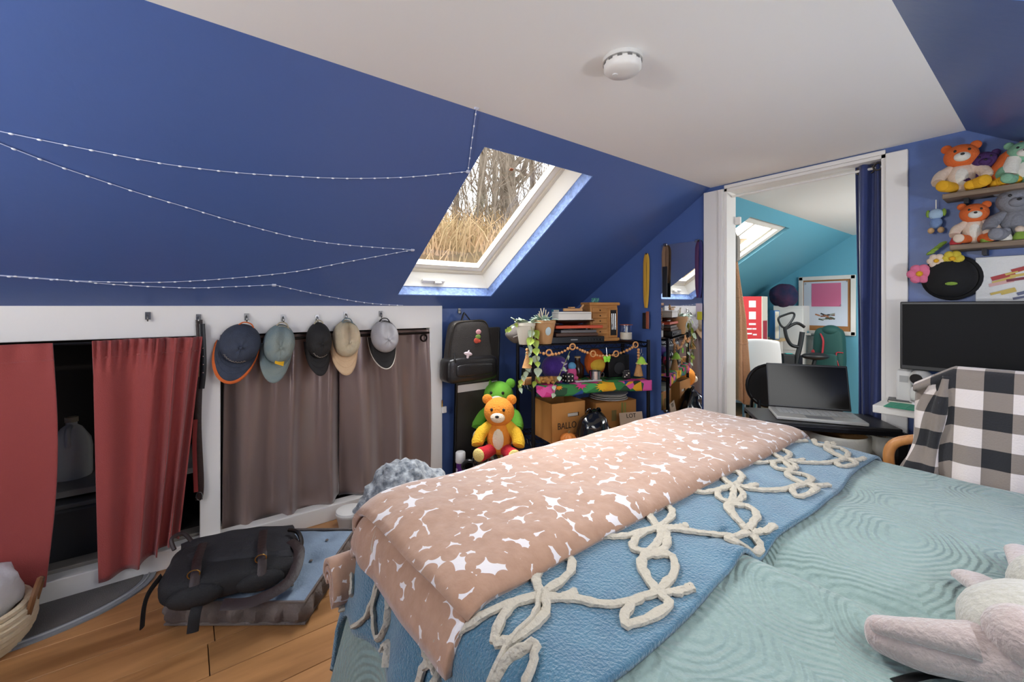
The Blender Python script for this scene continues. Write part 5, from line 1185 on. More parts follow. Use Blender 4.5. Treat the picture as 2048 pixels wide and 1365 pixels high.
def drs(u, v):
    a = 2 * PI * u; q = 1 - v; wd = .02 + .04 * min(1, q * 2.2) + .04 * q * q; wd2 = wd * .55
    fold = 1 + .2 * math.sin(7 * a + 3 * q) * q
    return (.02 * q + wd * math.cos(a) * fold, wd2 * math.sin(a) * fold, zb_ + (zt_ - zb_) * v + .02 * math.sin(3 * a) * q * q)
MB().grid(56, 34, drs, wrap=True).build('skirt', PEACH, dr, solid=.003)
for q in (.38, .68): MB().tube([Vector(drs(i / 40, q)) * 1.0 for i in range(40)], .005, 5, closed=True).build('tier_seam', PEACH, dr)
for s_ in (-1, 1): MB().tube(spline([(s_ * .035, 0, zt_ - .01), (s_ * .03, 0, zt_ + .06), (0, 0, zt_ + .1)]), .006, 6, flat=.4).build('strap', PEACH, dr)
gb = onY(1464, 498, 2.93)
bgx = thing('hanging_pouch', 'small grey fabric pouch hung above the peach dress in the doorway', 'pouch', (gb.x, 2.93, gb.z))
rbox(.095, .05, .18, .35, 0, 0, 0).build('pouch_body', mat('grey_felt', '#9c968c', .9, bump=.3, bs=100), bgx); MB().tube(spline([(-.03, 0, .085), (0, 0, .15), (.03, 0, .085)]), .004, 6).build('cord', mat('grey_felt', '#9c968c'), bgx)
B((0, -.027, .03), (.09, .004, .07)).build('flap', mat('grey_felt', '#9c968c'), bgx, bevel=.002)
hkd = thing('door_hook_rail', 'white hook rail inside the office beside the doorway', 'hook rail', (da.x, OY, zt_ + .17))
B((.0, .012, 0), (.2, .024, .05)).build('rail', WHITE, hkd, bevel=.004)
MB().tube(spline([(0, .02, -.01), (0, .1, -.03), (0, .13, -.06), (0, .12, -.075)]), .004, 6).build('hook', CHROME, hkd)
# ================================================================ OFFICE
def off(px, py, k): return atk(px, py, k)
# desk against the knee wall
dk = thing('office_desk', 'white desk along the left wall of the teal office', 'desk', (-2.28, 4.75, 0))
OFW = mat('office_white', '#dad7d2', .4)
B((0, 0, .86), (.62, 1.5, .035)).build('desk_top', mat('birch_top', '#c9a878', .45), dk, smooth=False, bevel=.004)
for y in (-.7, .7):
    for x in (-.27, .27): B((x, y, .42), (.04, .04, .84)).build('leg', OFW, dk, smooth=False, bevel=.004)
B((.27, 0, .8), (.02, 1.36, .08)).build('apron', OFW, dk, smooth=False)
RC = mat('red_display_board', '#c2222a', .6)
rc = off(1500, 628, 4.45); rb_ = thing('display_board', 'red display board with white cards on the office desk', 'display board', (rc.x, rc.y, .8785), math.radians(50))
rw, rh = 44 / 850 * 4.45, .47
B((0, 0, rh / 2), (rw, .012, rh)).build('left_wing' if False else 'panel', RC, rb_, smooth=False)
rb_w = B((0, 0, 0), (.15, .012, rh)).build('wing', mat('cream_card', '#d9d3c4', .7), rb_, smooth=False); rb_w.location = (rw / 2 + .055, .045, rh / 2); rb_w.rotation_euler = (0, 0, .75)
B((0, -.0075, -.12), (.11, .003, .2)).build('red_patch', mat('dark_red_card', '#a33542', .7), rb_w, smooth=False)
CARDW = mat('white_print', '#e4e2e4', .6)
for (x, z, w_, h_) in ((.02, .39, .07, .07), (.02, .27, .07, .08), (.02, .18, .07, .02), (-.01, .13, .05, .015), (.04, .13, .04, .015), (-.01, .08, .05, .015), (.045, .07, .04, .015), (-.085, .3, .03, .04)): B((x, -.008, z), (w_, .003, h_)).build('card', CARDW, rb_, smooth=False)
ob = off(1522, 640, 4.75); t = thing('blue_binder', 'blue binder standing behind the red display board', 'binder', (off(1549, 640, 4.75).x, off(1549, 640, 4.75).y, .8785), .6)
B((0, 0, .16), (.05, .2, .32)).build('cover', mat('binder_blue', '#2f6aa8', .4), t, bevel=.004); B((0, -.004, .16), (.036, .2, .3)).build('pages', mat('paper', '#ddd6c4'), t, smooth=False)
HEAP = mat('dark_magenta_fabric', '#4a2a4a', .9, bump=.5, bs=40, col2='#1e2a4c', vs=10)
ph_ = off(1570, 590, 5.15); zz = ph_.z
st_ = thing('storage_unit', 'white storage unit against the office wall behind the exercise bike', 'cabinet', (off(1583, 640, 5.02).x, off(1583, 640, 5.02).y, 0), .1)
zt2 = off(1583, 612, 5.02).z
B((0, 0, zt2 / 2), (.30, .3, zt2)).build('carcass', OFW, st_, bevel=.004, smooth=False); B((0, -.152, zt2 * .78), (.29, .008, zt2 * .38)).build('door', OFW, st_, smooth=False, bevel=.002); B((0, -.152, zt2 * .4), (.29, .008, zt2 * .30)).build('drawer', mat('dark_drawer', '#2a2c36', .5), st_, smooth=False, bevel=.002)
hpz = MB().ell((0, 0, 0), (.15, .12, .14), nu=36, nv=22, f=lambda p: p * (1 + .12 * ns(p.x, p.y, p.z, 10) + .1 * abs(ns(p.x, p.y, p.z, 26)))).build('fabric_heap', HEAP); hpz.location = (off(1568, 590, 5.0).x, off(1568, 590, 5.0).y, zt2 + .115); tag(hpz, 'dark blue and magenta bundle on top of the white storage unit', 'bundle')
# white office chair
oc = off(1518, 720, 3.95); och = thing('office_chair', 'white shell office chair at the birch desk', 'chair', (oc.x, oc.y, 0), math.radians(205))
CW = mat('white_shell', '#dcdad8', .35)
cz = off(1518, 678, 3.95).z; czb = off(1518, 758, 3.95).z
MB().grid(16, 14, lambda u, v: ((u - .5) * .36 * (1 - .12 * v ** 3), .02 + .05 * (2 * u - 1) ** 2 * -1, czb + (cz - czb) * v - .02 * (2 * u - 1) ** 2 * v)).build('backrest', CW, och, solid=.03, bevel=.01)
MB().grid(14, 12, lambda u, v: ((u - .5) * .44, -.02 - .42 * v, .5 + .02 * (2 * u - 1) ** 2 + .02 * (v - .5) ** 2)).build('seat', CW, och, solid=.04, bevel=.01)
MB().tube([(0, .03, .52), (0, .05, czb + .05)], .025, 10).build('back_support', CW, och); MB().tube([(0, -.22, .1), (0, -.22, .49)], .025, 12).build('gas_lift', CHROME, och)
for s_ in (-1, 1): MB().tube(spline([(s_ * .2, -.25, .5), (s_ * .25, -.24, .6), (s_ * .25, -.12, .66), (s_ * .24, -.06, .66)]), .018, 8).build('armrest', CW, och)
for k in range(5):
    a = k * 2 * PI / 5 + .3; MB().tube([(0, -.22, .11), (.26 * math.cos(a), -.22 + .26 * math.sin(a), .065)], [.025, .016], 8).build('base_arm', CW, och); MB().ell((.27 * math.cos(a), -.22 + .27 * math.sin(a), .03), (.028, .02, .03), nu=12, nv=8).build('caster', BLACK, och)
# waste bin
wb = off(1520, 800, 5.05); t = thing('waste_bin', 'white ribbed waste bin on the office floor', 'bin', (wb.x, wb.y, 0))
hb_ = off(1520, 768, 5.05).z; MB().lathe([(0, 0), (.085, 0), (.088, .005), (.112, hb_), (.116, hb_), (.112, hb_ - .004), (.082, .01), (0, .01)], 30).build('bin_body', mat('cream_white', '#d5d0bd', .5), t)
for i in range(4): r = .092 + .005 * i; MB().tube([(r * math.cos(a * PI / 14), r * math.sin(a * PI / 14), .05 + i * .055) for a in range(28)], .003, 5, closed=True).build('rib', mat('cream_white', '#d5d0bd'), t)
# exercise bike
eb = off(1588, 740, 4.5); bk_ = thing('exercise_bike', 'black exercise bike with a looped handlebar in the office', 'exercise bike', (eb.x, eb.y, 0), math.radians(40))
BKM = mat('bike_black', '#1b1c1e', .45)
z1 = off(1580, 630, 4.5).z; z2 = off(1580, 672, 4.5).z
MB().tube(spline([(0, 0, .3), (.02, .02, .6), (.07, .03, z2 - .1), (.09, .03, z2 + .04)]), .025, 10).build('column', BKM, bk_)
lp = [(-.13, 0, z1 - .02), (-.02, 0, z1 + .02), (.0, 0, z1 - .02), (-.07, 0, z1 - .13), (-.12, 0, z1 - .12), (-.15, 0, z1 - .05)]
MB().tube(spline(lp + [lp[0]], 6), .011, 8).build('handlebar_loop', BKM, bk_); MB().tube(spline([(-.09, 0, z1 - .13), (-.07, 0, z1 - .24), (-.02, .01, z2 - .1), (.06, .03, z2 - .12)]), .018, 8).build('stem', BKM, bk_)
MB().tube(spline([(-.08, .0, z1 - .15), (.03, .02, z1 - .09), (.11, .03, z1 - .13)]), .016, 8).build('handlebar', BKM, bk_)
B((-.06, 0, .66), (.11, .09, .16)).build('console', BKM, bk_, bevel=.01); B((-.06, -.02, .745), (.06, .05, .01)).build('display', mat('teal_display', '#3f9a98', .3), bk_, bevel=.002)
o = MB().lathe([(0, -.03), (.2, -.03), (.21, 0), (.2, .03), (0, .03)], 36).build('flywheel', BKM, bk_); o.location = (-.02, 0, .28); o.rotation_euler = (PI / 2, 0, 0)
B((0, 0, .03), (.7, .06, .05)).build('floor_rail', BKM, bk_, bevel=.01)
for x in (-.32, .32): B((x, 0, .03), (.06, .42, .05)).build('foot_bar', BKM, bk_, bevel=.01)
MB().ell((.2, 0, .72), (.13, .08, .04), nu=18, nv=10).build('saddle', BKM, bk_); MB().tube([(.2, 0, .7), (.12, 0, .35)], .02, 8).build('seat_post', BKM, bk_)
# white cylinder bin
cy = off(1617, 705, 5.0); t = thing('paper_roll', 'tall white cylinder standing beside the green backpack', 'cylinder', (cy.x, cy.y, 0)); zc = off(1617, 671, 5.0).z
MB().lathe([(0, 0), (.07, 0), (.07, zc - .04), (.068, zc), (.05, zc), (.05, zc - .02), (0, zc - .02)], 26).build('cylinder_body', OFW, t); MB().tube([(.071 * math.cos(a * PI / 13), .071 * math.sin(a * PI / 13), zc - .04) for a in range(26)], .003, 5, closed=True).build('rim', OFW, t)
# bulletin board
y_ = FY2 - .002; q0 = onY(1599, 556, y_); q1 = onY(1712, 670, y_)
bbw = q1.x - q0.x; bz0, bz1 = .92, 1.59
bb = thing('bulletin_board', 'cork board in a white frame with a pink sheet on the office wall', 'bulletin board', ((q0.x + q1.x) / 2, y_, bz0)); bh = bz1 - bz0
B((0, -.008, bh / 2), (bbw, .012, bh)).build('cork', mat('cork_board', '#9a6a3e', .9, bump=.5, bs=150), bb, smooth=False)
for (x, z, w_, h_) in ((0, .02, bbw, .045), (0, bh - .02, bbw, .045), (-bbw / 2 + .02, bh / 2, .045, bh), (bbw / 2 - .02, bh / 2, .045, bh)): B((x, -.014, z), (w_, .024, h_)).build('frame_side', OFW, bb, smooth=False, bevel=.004)
B((-.01, -.0155, bh * .53), (bbw * .78, .002, bh * .76)).build('poster', mat('poster_grey', '#c3cad6', .5), bb, smooth=False)
B((-.0, -.018, bh * .68), (bbw * .52, .003, bh * .40)).build('pink_sheet', mat('pink_gloss', '#c46389', .3), bb, smooth=False)
g = random.Random(6); cs3 = ['#7a4a34', '#3f4a3a', '#24262c', '#a06a4a', '#8c8f86']
for i in range(16): B((-.1 + g.uniform(0, .2), -.0172 - .0002 * i, bh * .30 + g.uniform(-.03, .035)), (.05, .001, .016), (0, g.uniform(-.3, .5), 0)).build('poster_shape', mat('poster_mark_%d' % (i % 5), cs3[i % 5], .6), bb, smooth=False)
for x, z in ((-.2, .88), (.2, .9), (.14, .5)): MB().ell((x, -.022, bh * z), (.008, .008, .008), nu=8, nv=6).build('push_pin', CHROME, bb)
wsx = off(1630, 664, 5.35); t = thing('wall_ledge', 'small white ledge with colored blocks below the cork board', 'ledge', (wsx.x, FY2, wsx.z))
B((0, -.09, 0), (.3, .18, .02)).build('ledge_board', OFW, t, smooth=False)
for i, (x, c) in enumerate(((-.07, '#c9b62c'), (-.02, '#d8c23a'), (.03, '#3aa6c0'), (.075, '#58b6d0'))): B((x, -.1, .022), (.045, .04, .022)).build('block', mat('block_%d' % i, c, .5), t, bevel=.003)
# green backpack
gbp = onY(1655, 740, 5.6); t = thing('green_backpack', 'dark green backpack with red straps below the cork board', 'backpack', (gbp.x, 5.66, gbp.z), 0); ghh = onY(1655, 660, 5.6).z - gbp.z
GRN = mat('dark_green_nylon', '#1f4f4a', .7, bump=.2, bs=80); RDW = mat('red_webbing', '#b3303a', .6)
rbox(.30, .16, ghh * 1.1, .4, .1, ghh * .5, 0).build('main_compartment', GRN, t); MB().ell((.02, -.02, ghh * .98), (.09, .07, .06), nu=18, nv=12).build('top_lid', GRN, t); rbox(.2, .06, ghh * .4, .4, 0, ghh * .22, -.09).build('pocket', GRN, t)
MB().tube(spline([(-.06, -.07, ghh * .9), (-.03, -.09, ghh * .7), (-.04, -.1, ghh * .3), (-.04, -.09, 0)]), .012, 6, flat=.4).build('red_strap', RDW, t)
MB().tube(spline([(.14, -.06, ghh * .45), (.09, -.085, ghh * .45), (.09, -.09, ghh * .3), (.12, -.085, 0)]), .014, 6, flat=.4).build('red_strap', RDW, t); MB().ell((-.13, -.06, ghh * .42), (.025, .015, .03), nu=10, nv=6).build('red_clip', RDW, t)
MB().tube([(.0, .03, ghh * 1.0), (0, .14, ghh * 1.08)], .008, 6).build('hanging_loop', GRN, t)
# folding step ladder leaning inside the doorway
ld = onZ(1466, 838, 0) if False else off(1468, 800, 3.4)
t = thing('folded_ladder', 'folded grey step frame behind the peach dress', 'ladder', (ld.x, ld.y, 0), .4)
for x in (-.07, .07): MB().tube([(x, 0, .0), (x, .05, .66)], .012, 8).build('rail', mat('brushed_grey', '#8f9296', .35, metal=.7), t)
for z in (.12, .3, .48): B((0, .02 + z * .06, z), (.14, .03, .02)).build('rung', mat('brushed_grey', '#8f9296'), t, smooth=False)

# ================================================================ LAPTOP TABLE in front of the doorway
TZL = .69; C0 = Vector((-.92, 2.235, 0)); TA = math.radians(36.5); tx = Vector((math.cos(TA), math.sin(TA), 0)); ty = Vector((-tx.y, tx.x, 0))
tb_ = thing('laptop_table', 'black folding side table carrying the open laptop', 'table', C0, TA); TWd, TDp = .585, .285
B((TWd / 2, TDp / 2, TZL - .012), (TWd, TDp, .018)).build('table_top', mat('black_laminate', '#1c1b1c', .4), tb_, smooth=False, bevel=.004)
for y in (.0, TDp): B((TWd / 2, y, TZL - .026), (TWd, .02, .022)).build('rail', BLACKM, tb_, smooth=False, bevel=.003)
B((TWd + .0, TDp * .05, TZL / 2 - .01), (.036, .036, TZL - .02)).build('leg', BLACKM, tb_, smooth=False, bevel=.002); B((TWd, TDp * .95, TZL / 2 - .01), (.036, .036, TZL - .02)).build('leg', BLACKM, tb_, smooth=False, bevel=.002)
B((TWd, TDp / 2, .025), (.03, TDp + .1, .03)).build('foot_bar', BLACKM, tb_, smooth=False, bevel=.003)
MB().tube(spline([(.0, 0, TZL - .03), (-.03, .02, TZL - .06), (-.03, .08, TZL - .1), (.02, .12, TZL - .08)]), .01, 8).build('height_knob', BLACKM, tb_)
lpt = thing('laptop', 'open silver laptop with a black screen on the side table', 'laptop', C0 + tx * .285 + ty * .13 + Vector((0, 0, TZL - .002)), TA - .1)
LW, LD = .37, .225
B((0, 0, .009), (LW, LD, .016)).build('base', mat('laptop_silver', '#b4b3ae', .4, metal=.3), lpt, bevel=.004)
B((0, .02, .0176), (LW * .86, LD * .45, .001)).build('key_bed', mat('key_grey', '#84857f', .5), lpt, smooth=False)
k0 = None; KY = mat('laptop_key', '#a4a5a4', .5)
for r in range(5):
    for c in range(14):
        if k0 is None: k0 = B((0, 0, 0), (LW * .052, LD * .072, .002)).build('key', KY, lpt, smooth=False); o = k0
        else: o = inst(k0, 'key', lpt)
        o.location = (-LW * .4 + c * LW * .0615, LD * (-.06 + r * .088), .019)
B((0, -LD * .33, .0175), (LW * .3, LD * .25, .001)).build('touchpad', mat('touchpad_grey', '#7c7d7e', .3), lpt, smooth=False)
scr = B((0, 0, .12), (LW, .008, .235)).build('screen', mat('laptop_lid', '#1a1a1c', .35), lpt, bevel=.004); scr.location = (0, LD / 2, .016); scr.rotation_euler = (-.28, 0, 0)
B((0, -.0045, .12), (LW - .014, .001, .215)).build('display', mat('black_glossy_display', '#0f0d0c', .16, spec=.22), scr, smooth=False)
MB().tube([(-LW * .4, LD / 2, .014), (LW * .4, LD / 2, .014)], .007, 8).build('hinge', BLACK, lpt)
# round black chair back behind laptop
rcp = atk(1540, 790, 2.62); t = thing('round_stool', 'black round rimmed folding stool behind the laptop', 'stool', (rcp.x, rcp.y, 0), math.radians(40)); zst = atk(1540, 730, 2.62).z
MB().tube([(.13 * math.cos(a * PI / 14), 0, zst - .13 + .13 * math.sin(a * PI / 14)) for a in range(28)], .010, 8, closed=True).build('rim', BLACKM, t); o = MB().lathe([(0, -.006), (.122, -.006), (.122, .006), (0, .006)], 30).build('seat', mat('black_vinyl', '#191819', .5), t); o.location = (0, 0, zst - .13); o.rotation_euler = (PI / 2, 0, 0)
for s_ in (-1, 1): MB().tube([(s_ * .1, 0, zst - .2), (s_ * .13, .06, .0)], .01, 8).build('leg', BLACKM, t); MB().tube([(s_ * .06, 0, zst - .22), (s_ * .09, -.07, .0)], .01, 8).build('leg', BLACKM, t)
# laundry hampers below
def hamper(px, py, k, r, label, s=1):
    c = atk(px, py, k); t = thing('woven_basket', label, 'basket', (c.x, c.y, 0), .5); h_ = c.z
    MB().lathe([(0, 0), (r * .8, 0), (r * .82, .01), (r, h_), (r * .97, h_), (r * .79, .02), (0, .02)], 32).build('basket_body', mat('woven_tan', '#b98a58', .85, bump=.6, bs=70), t)
    MB().grid(40, 8, lambda u, v: ((r * (1.01 + .035 * v) + .003 * math.sin(u * 60)) * math.cos(2 * PI * u), (r * (1.01 + .035 * v)) * math.sin(2 * PI * u), h_ + .012 - (.09 + .012 * math.sin(u * 19)) * v), wrap=True).build('cloth_liner', mat('off_white_linen', '#d8d4c8', .9, bump=.2, bs=80), t, solid=.004)
    MB().grid(40, 6, lambda u, v: (r * (1.01 - .06 * v) * math.cos(2 * PI * u), r * (1.01 - .06 * v) * math.sin(2 * PI * u), h_ + .012 - .1 * v), wrap=True).build('inner_liner', mat('off_white_linen', '#d8d4c8'), t, solid=.003)
    MB().lathe([(0, h_ - .08), (r * .93, h_ - .08)], 24).build('contents', mat('cream_laundry', '#c9c2b2', .9, bump=.6, bs=25), t)
hamper(1672, 868, 2.13, .13, 'large lined basket with a white rim below the laptop table')
hamper(1762, 876, 2.05, .045, 'small lined basket beside the black table leg')
# ================================================================ DESK and monitor
DZK = .80; D0 = -.535; D1 = .86; DY0 = 2.475; DY1 = 2.735
ds = thing('desk', 'white desk in the right corner below the big monitor', 'desk', ((D0 + D1) / 2, (DY0 + DY1) / 2, 0)); dw, dd = D1 - D0, DY1 - DY0
B((0, 0, DZK - .017), (dw, dd, .034)).build('desk_top', mat('white_laminate', '#e2ded6', .35), ds, smooth=False, bevel=.003)
for x in (-dw / 2 + .24, dw / 2 - .05):
    for y in (-dd / 2 + .03, dd / 2 - .03): B((x, y, (DZK - .035) / 2), (.04, .04, DZK - .036)).build('leg', mat('white_laminate', '#e2ded6'), ds, smooth=False, bevel=.003)
gm = thing('cutting_mat', 'green cutting mat on the white desk', 'mat', (-.345, 2.56, DZK))
B((0, 0, .0022), (.3, .19, .003)).build('mat_sheet', mat('mat_green', '#118a68', .6), gm, smooth=False, bevel=.001)
for i in range(7): B((-.12 + i * .04, 0, .0042), (.001, .17, .0004)).build('grid_line', mat('mat_line', '#6cc0a4', .6), gm, smooth=False)
nb_ = thing('notebook', 'thin black notebook at the left corner of the white desk', 'notebook', (-.455, 2.655, DZK), .15)
B((0, 0, .006), (.12, .1, .01)).build('cover', BLACK, nb_, bevel=.002); B((.002, 0, .006), (.118, .102, .006)).build('pages', mat('paper', '#ddd6c4'), nb_, smooth=False)
wcm = onY(1835, 780, 2.62); t = thing('white_speaker', 'small white device with a black round lens on the desk', 'camera', (wcm.x + .01, 2.64, DZK), -.3)
hz_ = onY(1835, 738, 2.64).z - DZK
rbox(.07, .06, hz_ * .42, .5, 0, hz_ * .3, 0).build('body', OFW, t); MB().ell((.0, 0, hz_ * .72), (.042, .042, .045), nu=20, nv=14).build('head', mat('grey_shell', '#b9b6b0', .4), t); o = MB().lathe([(0, 0), (.022, 0), (.022, .008), (0, .008)], 20).build('lens', BLACK, t); o.location = (0, -.036, hz_ * .74); o.rotation_euler = (PI / 2, 0, 0)
MB().lathe([(0, 0), (.045, 0), (.04, .012), (0, .014)], 20).build('base', OFW, t)
pcase = thing('white_case', 'white upright box at the back of the desk beside the door casing', 'box', (onY(1812, 780, 2.69).x, 2.685, DZK)); B((0, 0, .075), (.055, .08, .15)).build('shell', OFW, pcase, bevel=.006); B((0, -.041, .11), (.03, .002, .03)).build('front_vent', mat('pale_grey_plastic', '#a9a7a5'), pcase, smooth=False)
mL = onY(1800, 604, 2.615); mB_ = onY(1800, 738, 2.615); MW = .80; MH = mL.z - mB_.z
mo = thing('monitor', 'large black widescreen monitor on the white desk', 'monitor', (mL.x + MW / 2, 2.615, DZK))
B((0, .012, mB_.z - DZK + MH / 2), (MW, .024, MH)).build('bezel', BLACK, mo, bevel=.004)
B((0, -.001, mB_.z - DZK + MH / 2 + .004), (MW - .016, .002, MH - .03)).build('screen', mat('monitor_glass', '#0e0e0f', .5, spec=.15), mo, smooth=False)
B((-.02, .03, (mB_.z - DZK) / 2 + .06), (.05, .02, mB_.z - DZK + .12)).build('stand_neck', BLACK, mo, bevel=.003); B((-.02, .015, .006), (.22, .15, .01)).build('stand_foot', BLACK, mo, bevel=.004)
MB().tube(spline([(-.22, .02, .01), (-.2, .0, .06), (-.215, .02, .14)]), .01, 8).build('cable', BLACK, mo)
# ================================================================ chair under a buffalo plaid blanket
def plaid():
    m = bpy.data.materials.new('buffalo_plaid'); m.use_nodes = True; nt, b = nodes_of(m); L = nt.links.new; b.inputs['Roughness'].default_value = .9; b.inputs['Sheen Weight'].default_value = .3
    uv = nt.nodes.new('ShaderNodeUVMap'); sp = nt.nodes.new('ShaderNodeSeparateXYZ'); L(uv.outputs[0], sp.inputs[0]); outs = []
    for k in (0, 1):
        mu = nt.nodes.new('ShaderNodeMath'); mu.operation = 'MULTIPLY'; mu.inputs[1].default_value = 1 / .14; fr = nt.nodes.new('ShaderNodeMath'); fr.operation = 'FRACT'; gt = nt.nodes.new('ShaderNodeMath'); gt.operation = 'GREATER_THAN'; gt.inputs[1].default_value = .5
        L(sp.outputs[k], mu.inputs[0]); L(mu.outputs[0], fr.inputs[0]); L(fr.outputs[0], gt.inputs[0]); outs.append(gt)
    ad = nt.nodes.new('ShaderNodeMath'); L(outs[0].outputs[0], ad.inputs[0]); L(outs[1].outputs[0], ad.inputs[1]); hf = nt.nodes.new('ShaderNodeMath'); hf.operation = 'MULTIPLY'; hf.inputs[1].default_value = .5; L(ad.outputs[0], hf.inputs[0])
    cr = nt.nodes.new('ShaderNodeValToRGB'); cr.color_ramp.interpolation = 'CONSTANT'; e = cr.color_ramp.elements; e[0].color = lin('#d9cdc6'); e[1].position = .4; e[1].color = lin('#85796f'); q = e.new(.9); q.color = lin('#1d1c1f')
    L(hf.outputs[0], cr.inputs[0]); L(cr.outputs[0], b.inputs['Base Color'])
    tc = nt.nodes.new('ShaderNodeTexCoord'); n = nt.nodes.new('ShaderNodeTexNoise'); n.inputs['Scale'].default_value = 180; L(tc.outputs['Object'], n.inputs['Vector']); bp = nt.nodes.new('ShaderNodeBump'); bp.inputs['Strength'].default_value = .4; bp.inputs['Distance'].default_value = .003; L(n.outputs['Fac'], bp.inputs['Height']); L(bp.outputs[0], b.inputs['Normal'])
    return m
def uvgrid(nu, nv, f, uvf, name, m, parent, solid):
    me = bpy.data.meshes.new(name); vs = [f(i / (nu - 1), j / (nv - 1)) for j in range(nv) for i in range(nu)]; fs = [(j * nu + i, j * nu + i + 1, (j + 1) * nu + i + 1, (j + 1) * nu + i) for j in range(nv - 1) for i in range(nu - 1)]
    me.from_pydata([tuple(v) for v in vs], [], fs); uvl = me.uv_layers.new(name='UVMap')
    for p in me.polygons:
        p.use_smooth = True
        for li in p.loop_indices:
            vi = me.loops[li].vertex_index; uvl.data[li].uv = uvf((vi % nu) / (nu - 1), (vi // nu) / (nv - 1))
    me.materials.append(m); o = bpy.data.objects.new(name, me); COL.objects.link(o); o.parent = parent; q = o.modifiers.new('solid', 'SOLIDIFY'); q.thickness = solid; q.offset = 0; return o
CHX = -.06; CHY = 2.33
wch = thing('wooden_chair', 'curved beech chair at the white desk under the plaid blanket', 'chair', (CHX, CHY, 0)); BCH = wood_mat('warm_beech', '#c98a4c', '#9c6230', 'Z', 5, .45, 6)
B((.0, .19, .45), (.44, .34, .035)).build('seat', BCH, wch, bevel=.012)
for s_ in (-1, 1):
    MB().tube(spline([(s_ * .2, .04, .0), (s_ * .205, .03, .45), (s_ * .2, .0, .78), (s_ * .18, -.0, .97)]), .017, 10).build('rear_post', BCH, wch); MB().tube([(s_ * .19, .33, 0), (s_ * .19, .33, .44)], .017, 10).build('front_leg', BCH, wch)
for z in (.62, .76, .92): MB().tube(spline([(-.19, .0, z), (0, .03, z), (.19, .0, z)]), .02, 8, flat=.5).build('back_slat', BCH, wch)
MB().tube(spline([(-.2, .03, .42), (-.34, .02, .46), (-.39, .01, .58), (-.37, .02, .68), (-.21, .02, .74)]), .019, 10).build('curved_arm', BCH, wch)
pbk = thing('plaid_blanket', 'black and white buffalo plaid blanket draped over the desk chair', 'blanket', (CHX, CHY, 0)); PLD = plaid(); CTZ = onY(1930, 738, CHY).z + .0
bwid = .60
def plf(u, v):
    x = (u - .5) * bwid; L = v * 1.0       # v: 0 front hem ... .55 top ... 1 back hem
    topz = CTZ - .02 - .07 * max(0, abs(x) - .19) / .1 if abs(x) > .19 else CTZ - .02
    d = .012 * math.sin(x * 24 + 1) + .008 * math.sin(x * 51)
    if L < .55: z = topz - (.55 - L) * .92; y = -.045 - (.55 - L) * .05 + d * (.55 - L) / .4 + .06 * (max(0, abs(x) - .2) / .1) ** 1.5 * 1
    elif L < .62: a = (L - .55) / .07 * PI; z = topz + .025 * math.sin(a); y = -.045 + .09 * (1 - math.cos(a)) / 2 + .0
    else: z = topz - (L - .62) * .9; y = .05 + d * .4
    return (x - .02 * (1 - v) * (x < 0), y, z)
uvgrid(60, 70, plf, lambda a, b: (a * bwid + .02, b * .95 + .02), 'front_drape', PLD, pbk, .006)
g0 = onY(1850, 900, CHY - .02).x - CHX
def bunch(u, v):
    a = 2 * PI * u; z = .50 + (CTZ - .03 - .50) * v; r = .055 * (1 - .35 * v) + .012 * math.sin(5 * a + 4 * v) + .008 * math.sin(11 * v)
    return (-.275 - .025 * (1 - v) + .065 * v + r * 1.1 * math.cos(a), -.02 + r * .8 * math.sin(a), z)
uvgrid(30, 40, bunch, lambda a, b: (a * .34, b * .5), 'bunched_corner', PLD, pbk, .005)

# ================================================================ WALL SHELVES with toys (right)
OAKD = wood_mat('grey_oak', '#8a7663', '#63523f', 'X', 5, .6, 8)
def wshelf(px, py, x1, label):
    a = onY(px, py, FY - .13); t = thing('wall_shelf', label, 'shelf', (a.x, FY, a.z)); L = x1 - a.x
    B((L / 2, -.065, -.012), (L, .13, .022)).build('board', OAKD, t, smooth=False, bevel=.003)
    for f_ in (.15, .85): B((L * f_, -.04, -.035), (.015, .08, .024)).build('bracket', BLACKM, t, smooth=False)
    return a.x, a.z
s1x, s1z = wshelf(1884, 388, .12, 'upper grey oak wall shelf of plush toys at the right'); s2x, s2z = wshelf(1899, 490, .34, 'lower grey oak wall shelf of plush toys above the monitor')
s1z += .001; s2z += .001
def mp(n, c): return mat(n, c, .9, bump=.4, bs=70)
ORP, CRP, YLP, PRP, MNP, GYP, WHP, GNP, BRP = mp('toy_orange', '#d2642a'), mp('toy_cream', '#d8c3ae'), mp('toy_yellow', '#dda51f'), mp('toy_purple', '#45275c'), mp('toy_mint', '#7fae8e'), mp('toy_grey', '#7f8086'), mp('toy_white', '#dcd8cc'), mp('toy_green', '#7d9a3c'), mp('toy_brown', '#8a4a30')
def shelf_toy(px, z, y, S, label, *ms):
    x = onY(px, 400, y).x; return plush((x, y, z), 0 + math.radians(10), S, label, *ms, group='plush toys on the wall shelves')
shelf_toy(1922, s1z, 2.675, .44, 'orange and cream plush with yellow feet at the left of the upper shelf', ORP, CRP, WHP, CRP, YLP, YLP)
shelf_toy(1968, s1z, 2.69, .34, 'small dark purple plush with yellow feet on the upper shelf', PRP, PRP, PRP, PRP, YLP, YLP)
x = onY(2008, 340, 2.69).x; t = thing('toy_cone', 'orange and white pointed toy on the upper shelf', 'toy', (x, 2.685, s1z), .0)
MB().tube([(0, 0, .0), (-.005, 0, .05), (.02, 0, .12), (.05, 0, .175)], [.045, .05, .035, .006], 16).build('cone_body', ORP, t); MB().tube([(.012, -.03, .045), (.03, -.025, .11)], [.03, .022], 12).build('white_front', WHP, t); MB().ell((-.02, -.03, .018), (.022, .022, .018), nu=12, nv=8).build('foot', YLP, t); MB().ell((.03, -.03, .018), (.022, .022, .018), nu=12, nv=8).build('foot', YLP, t)
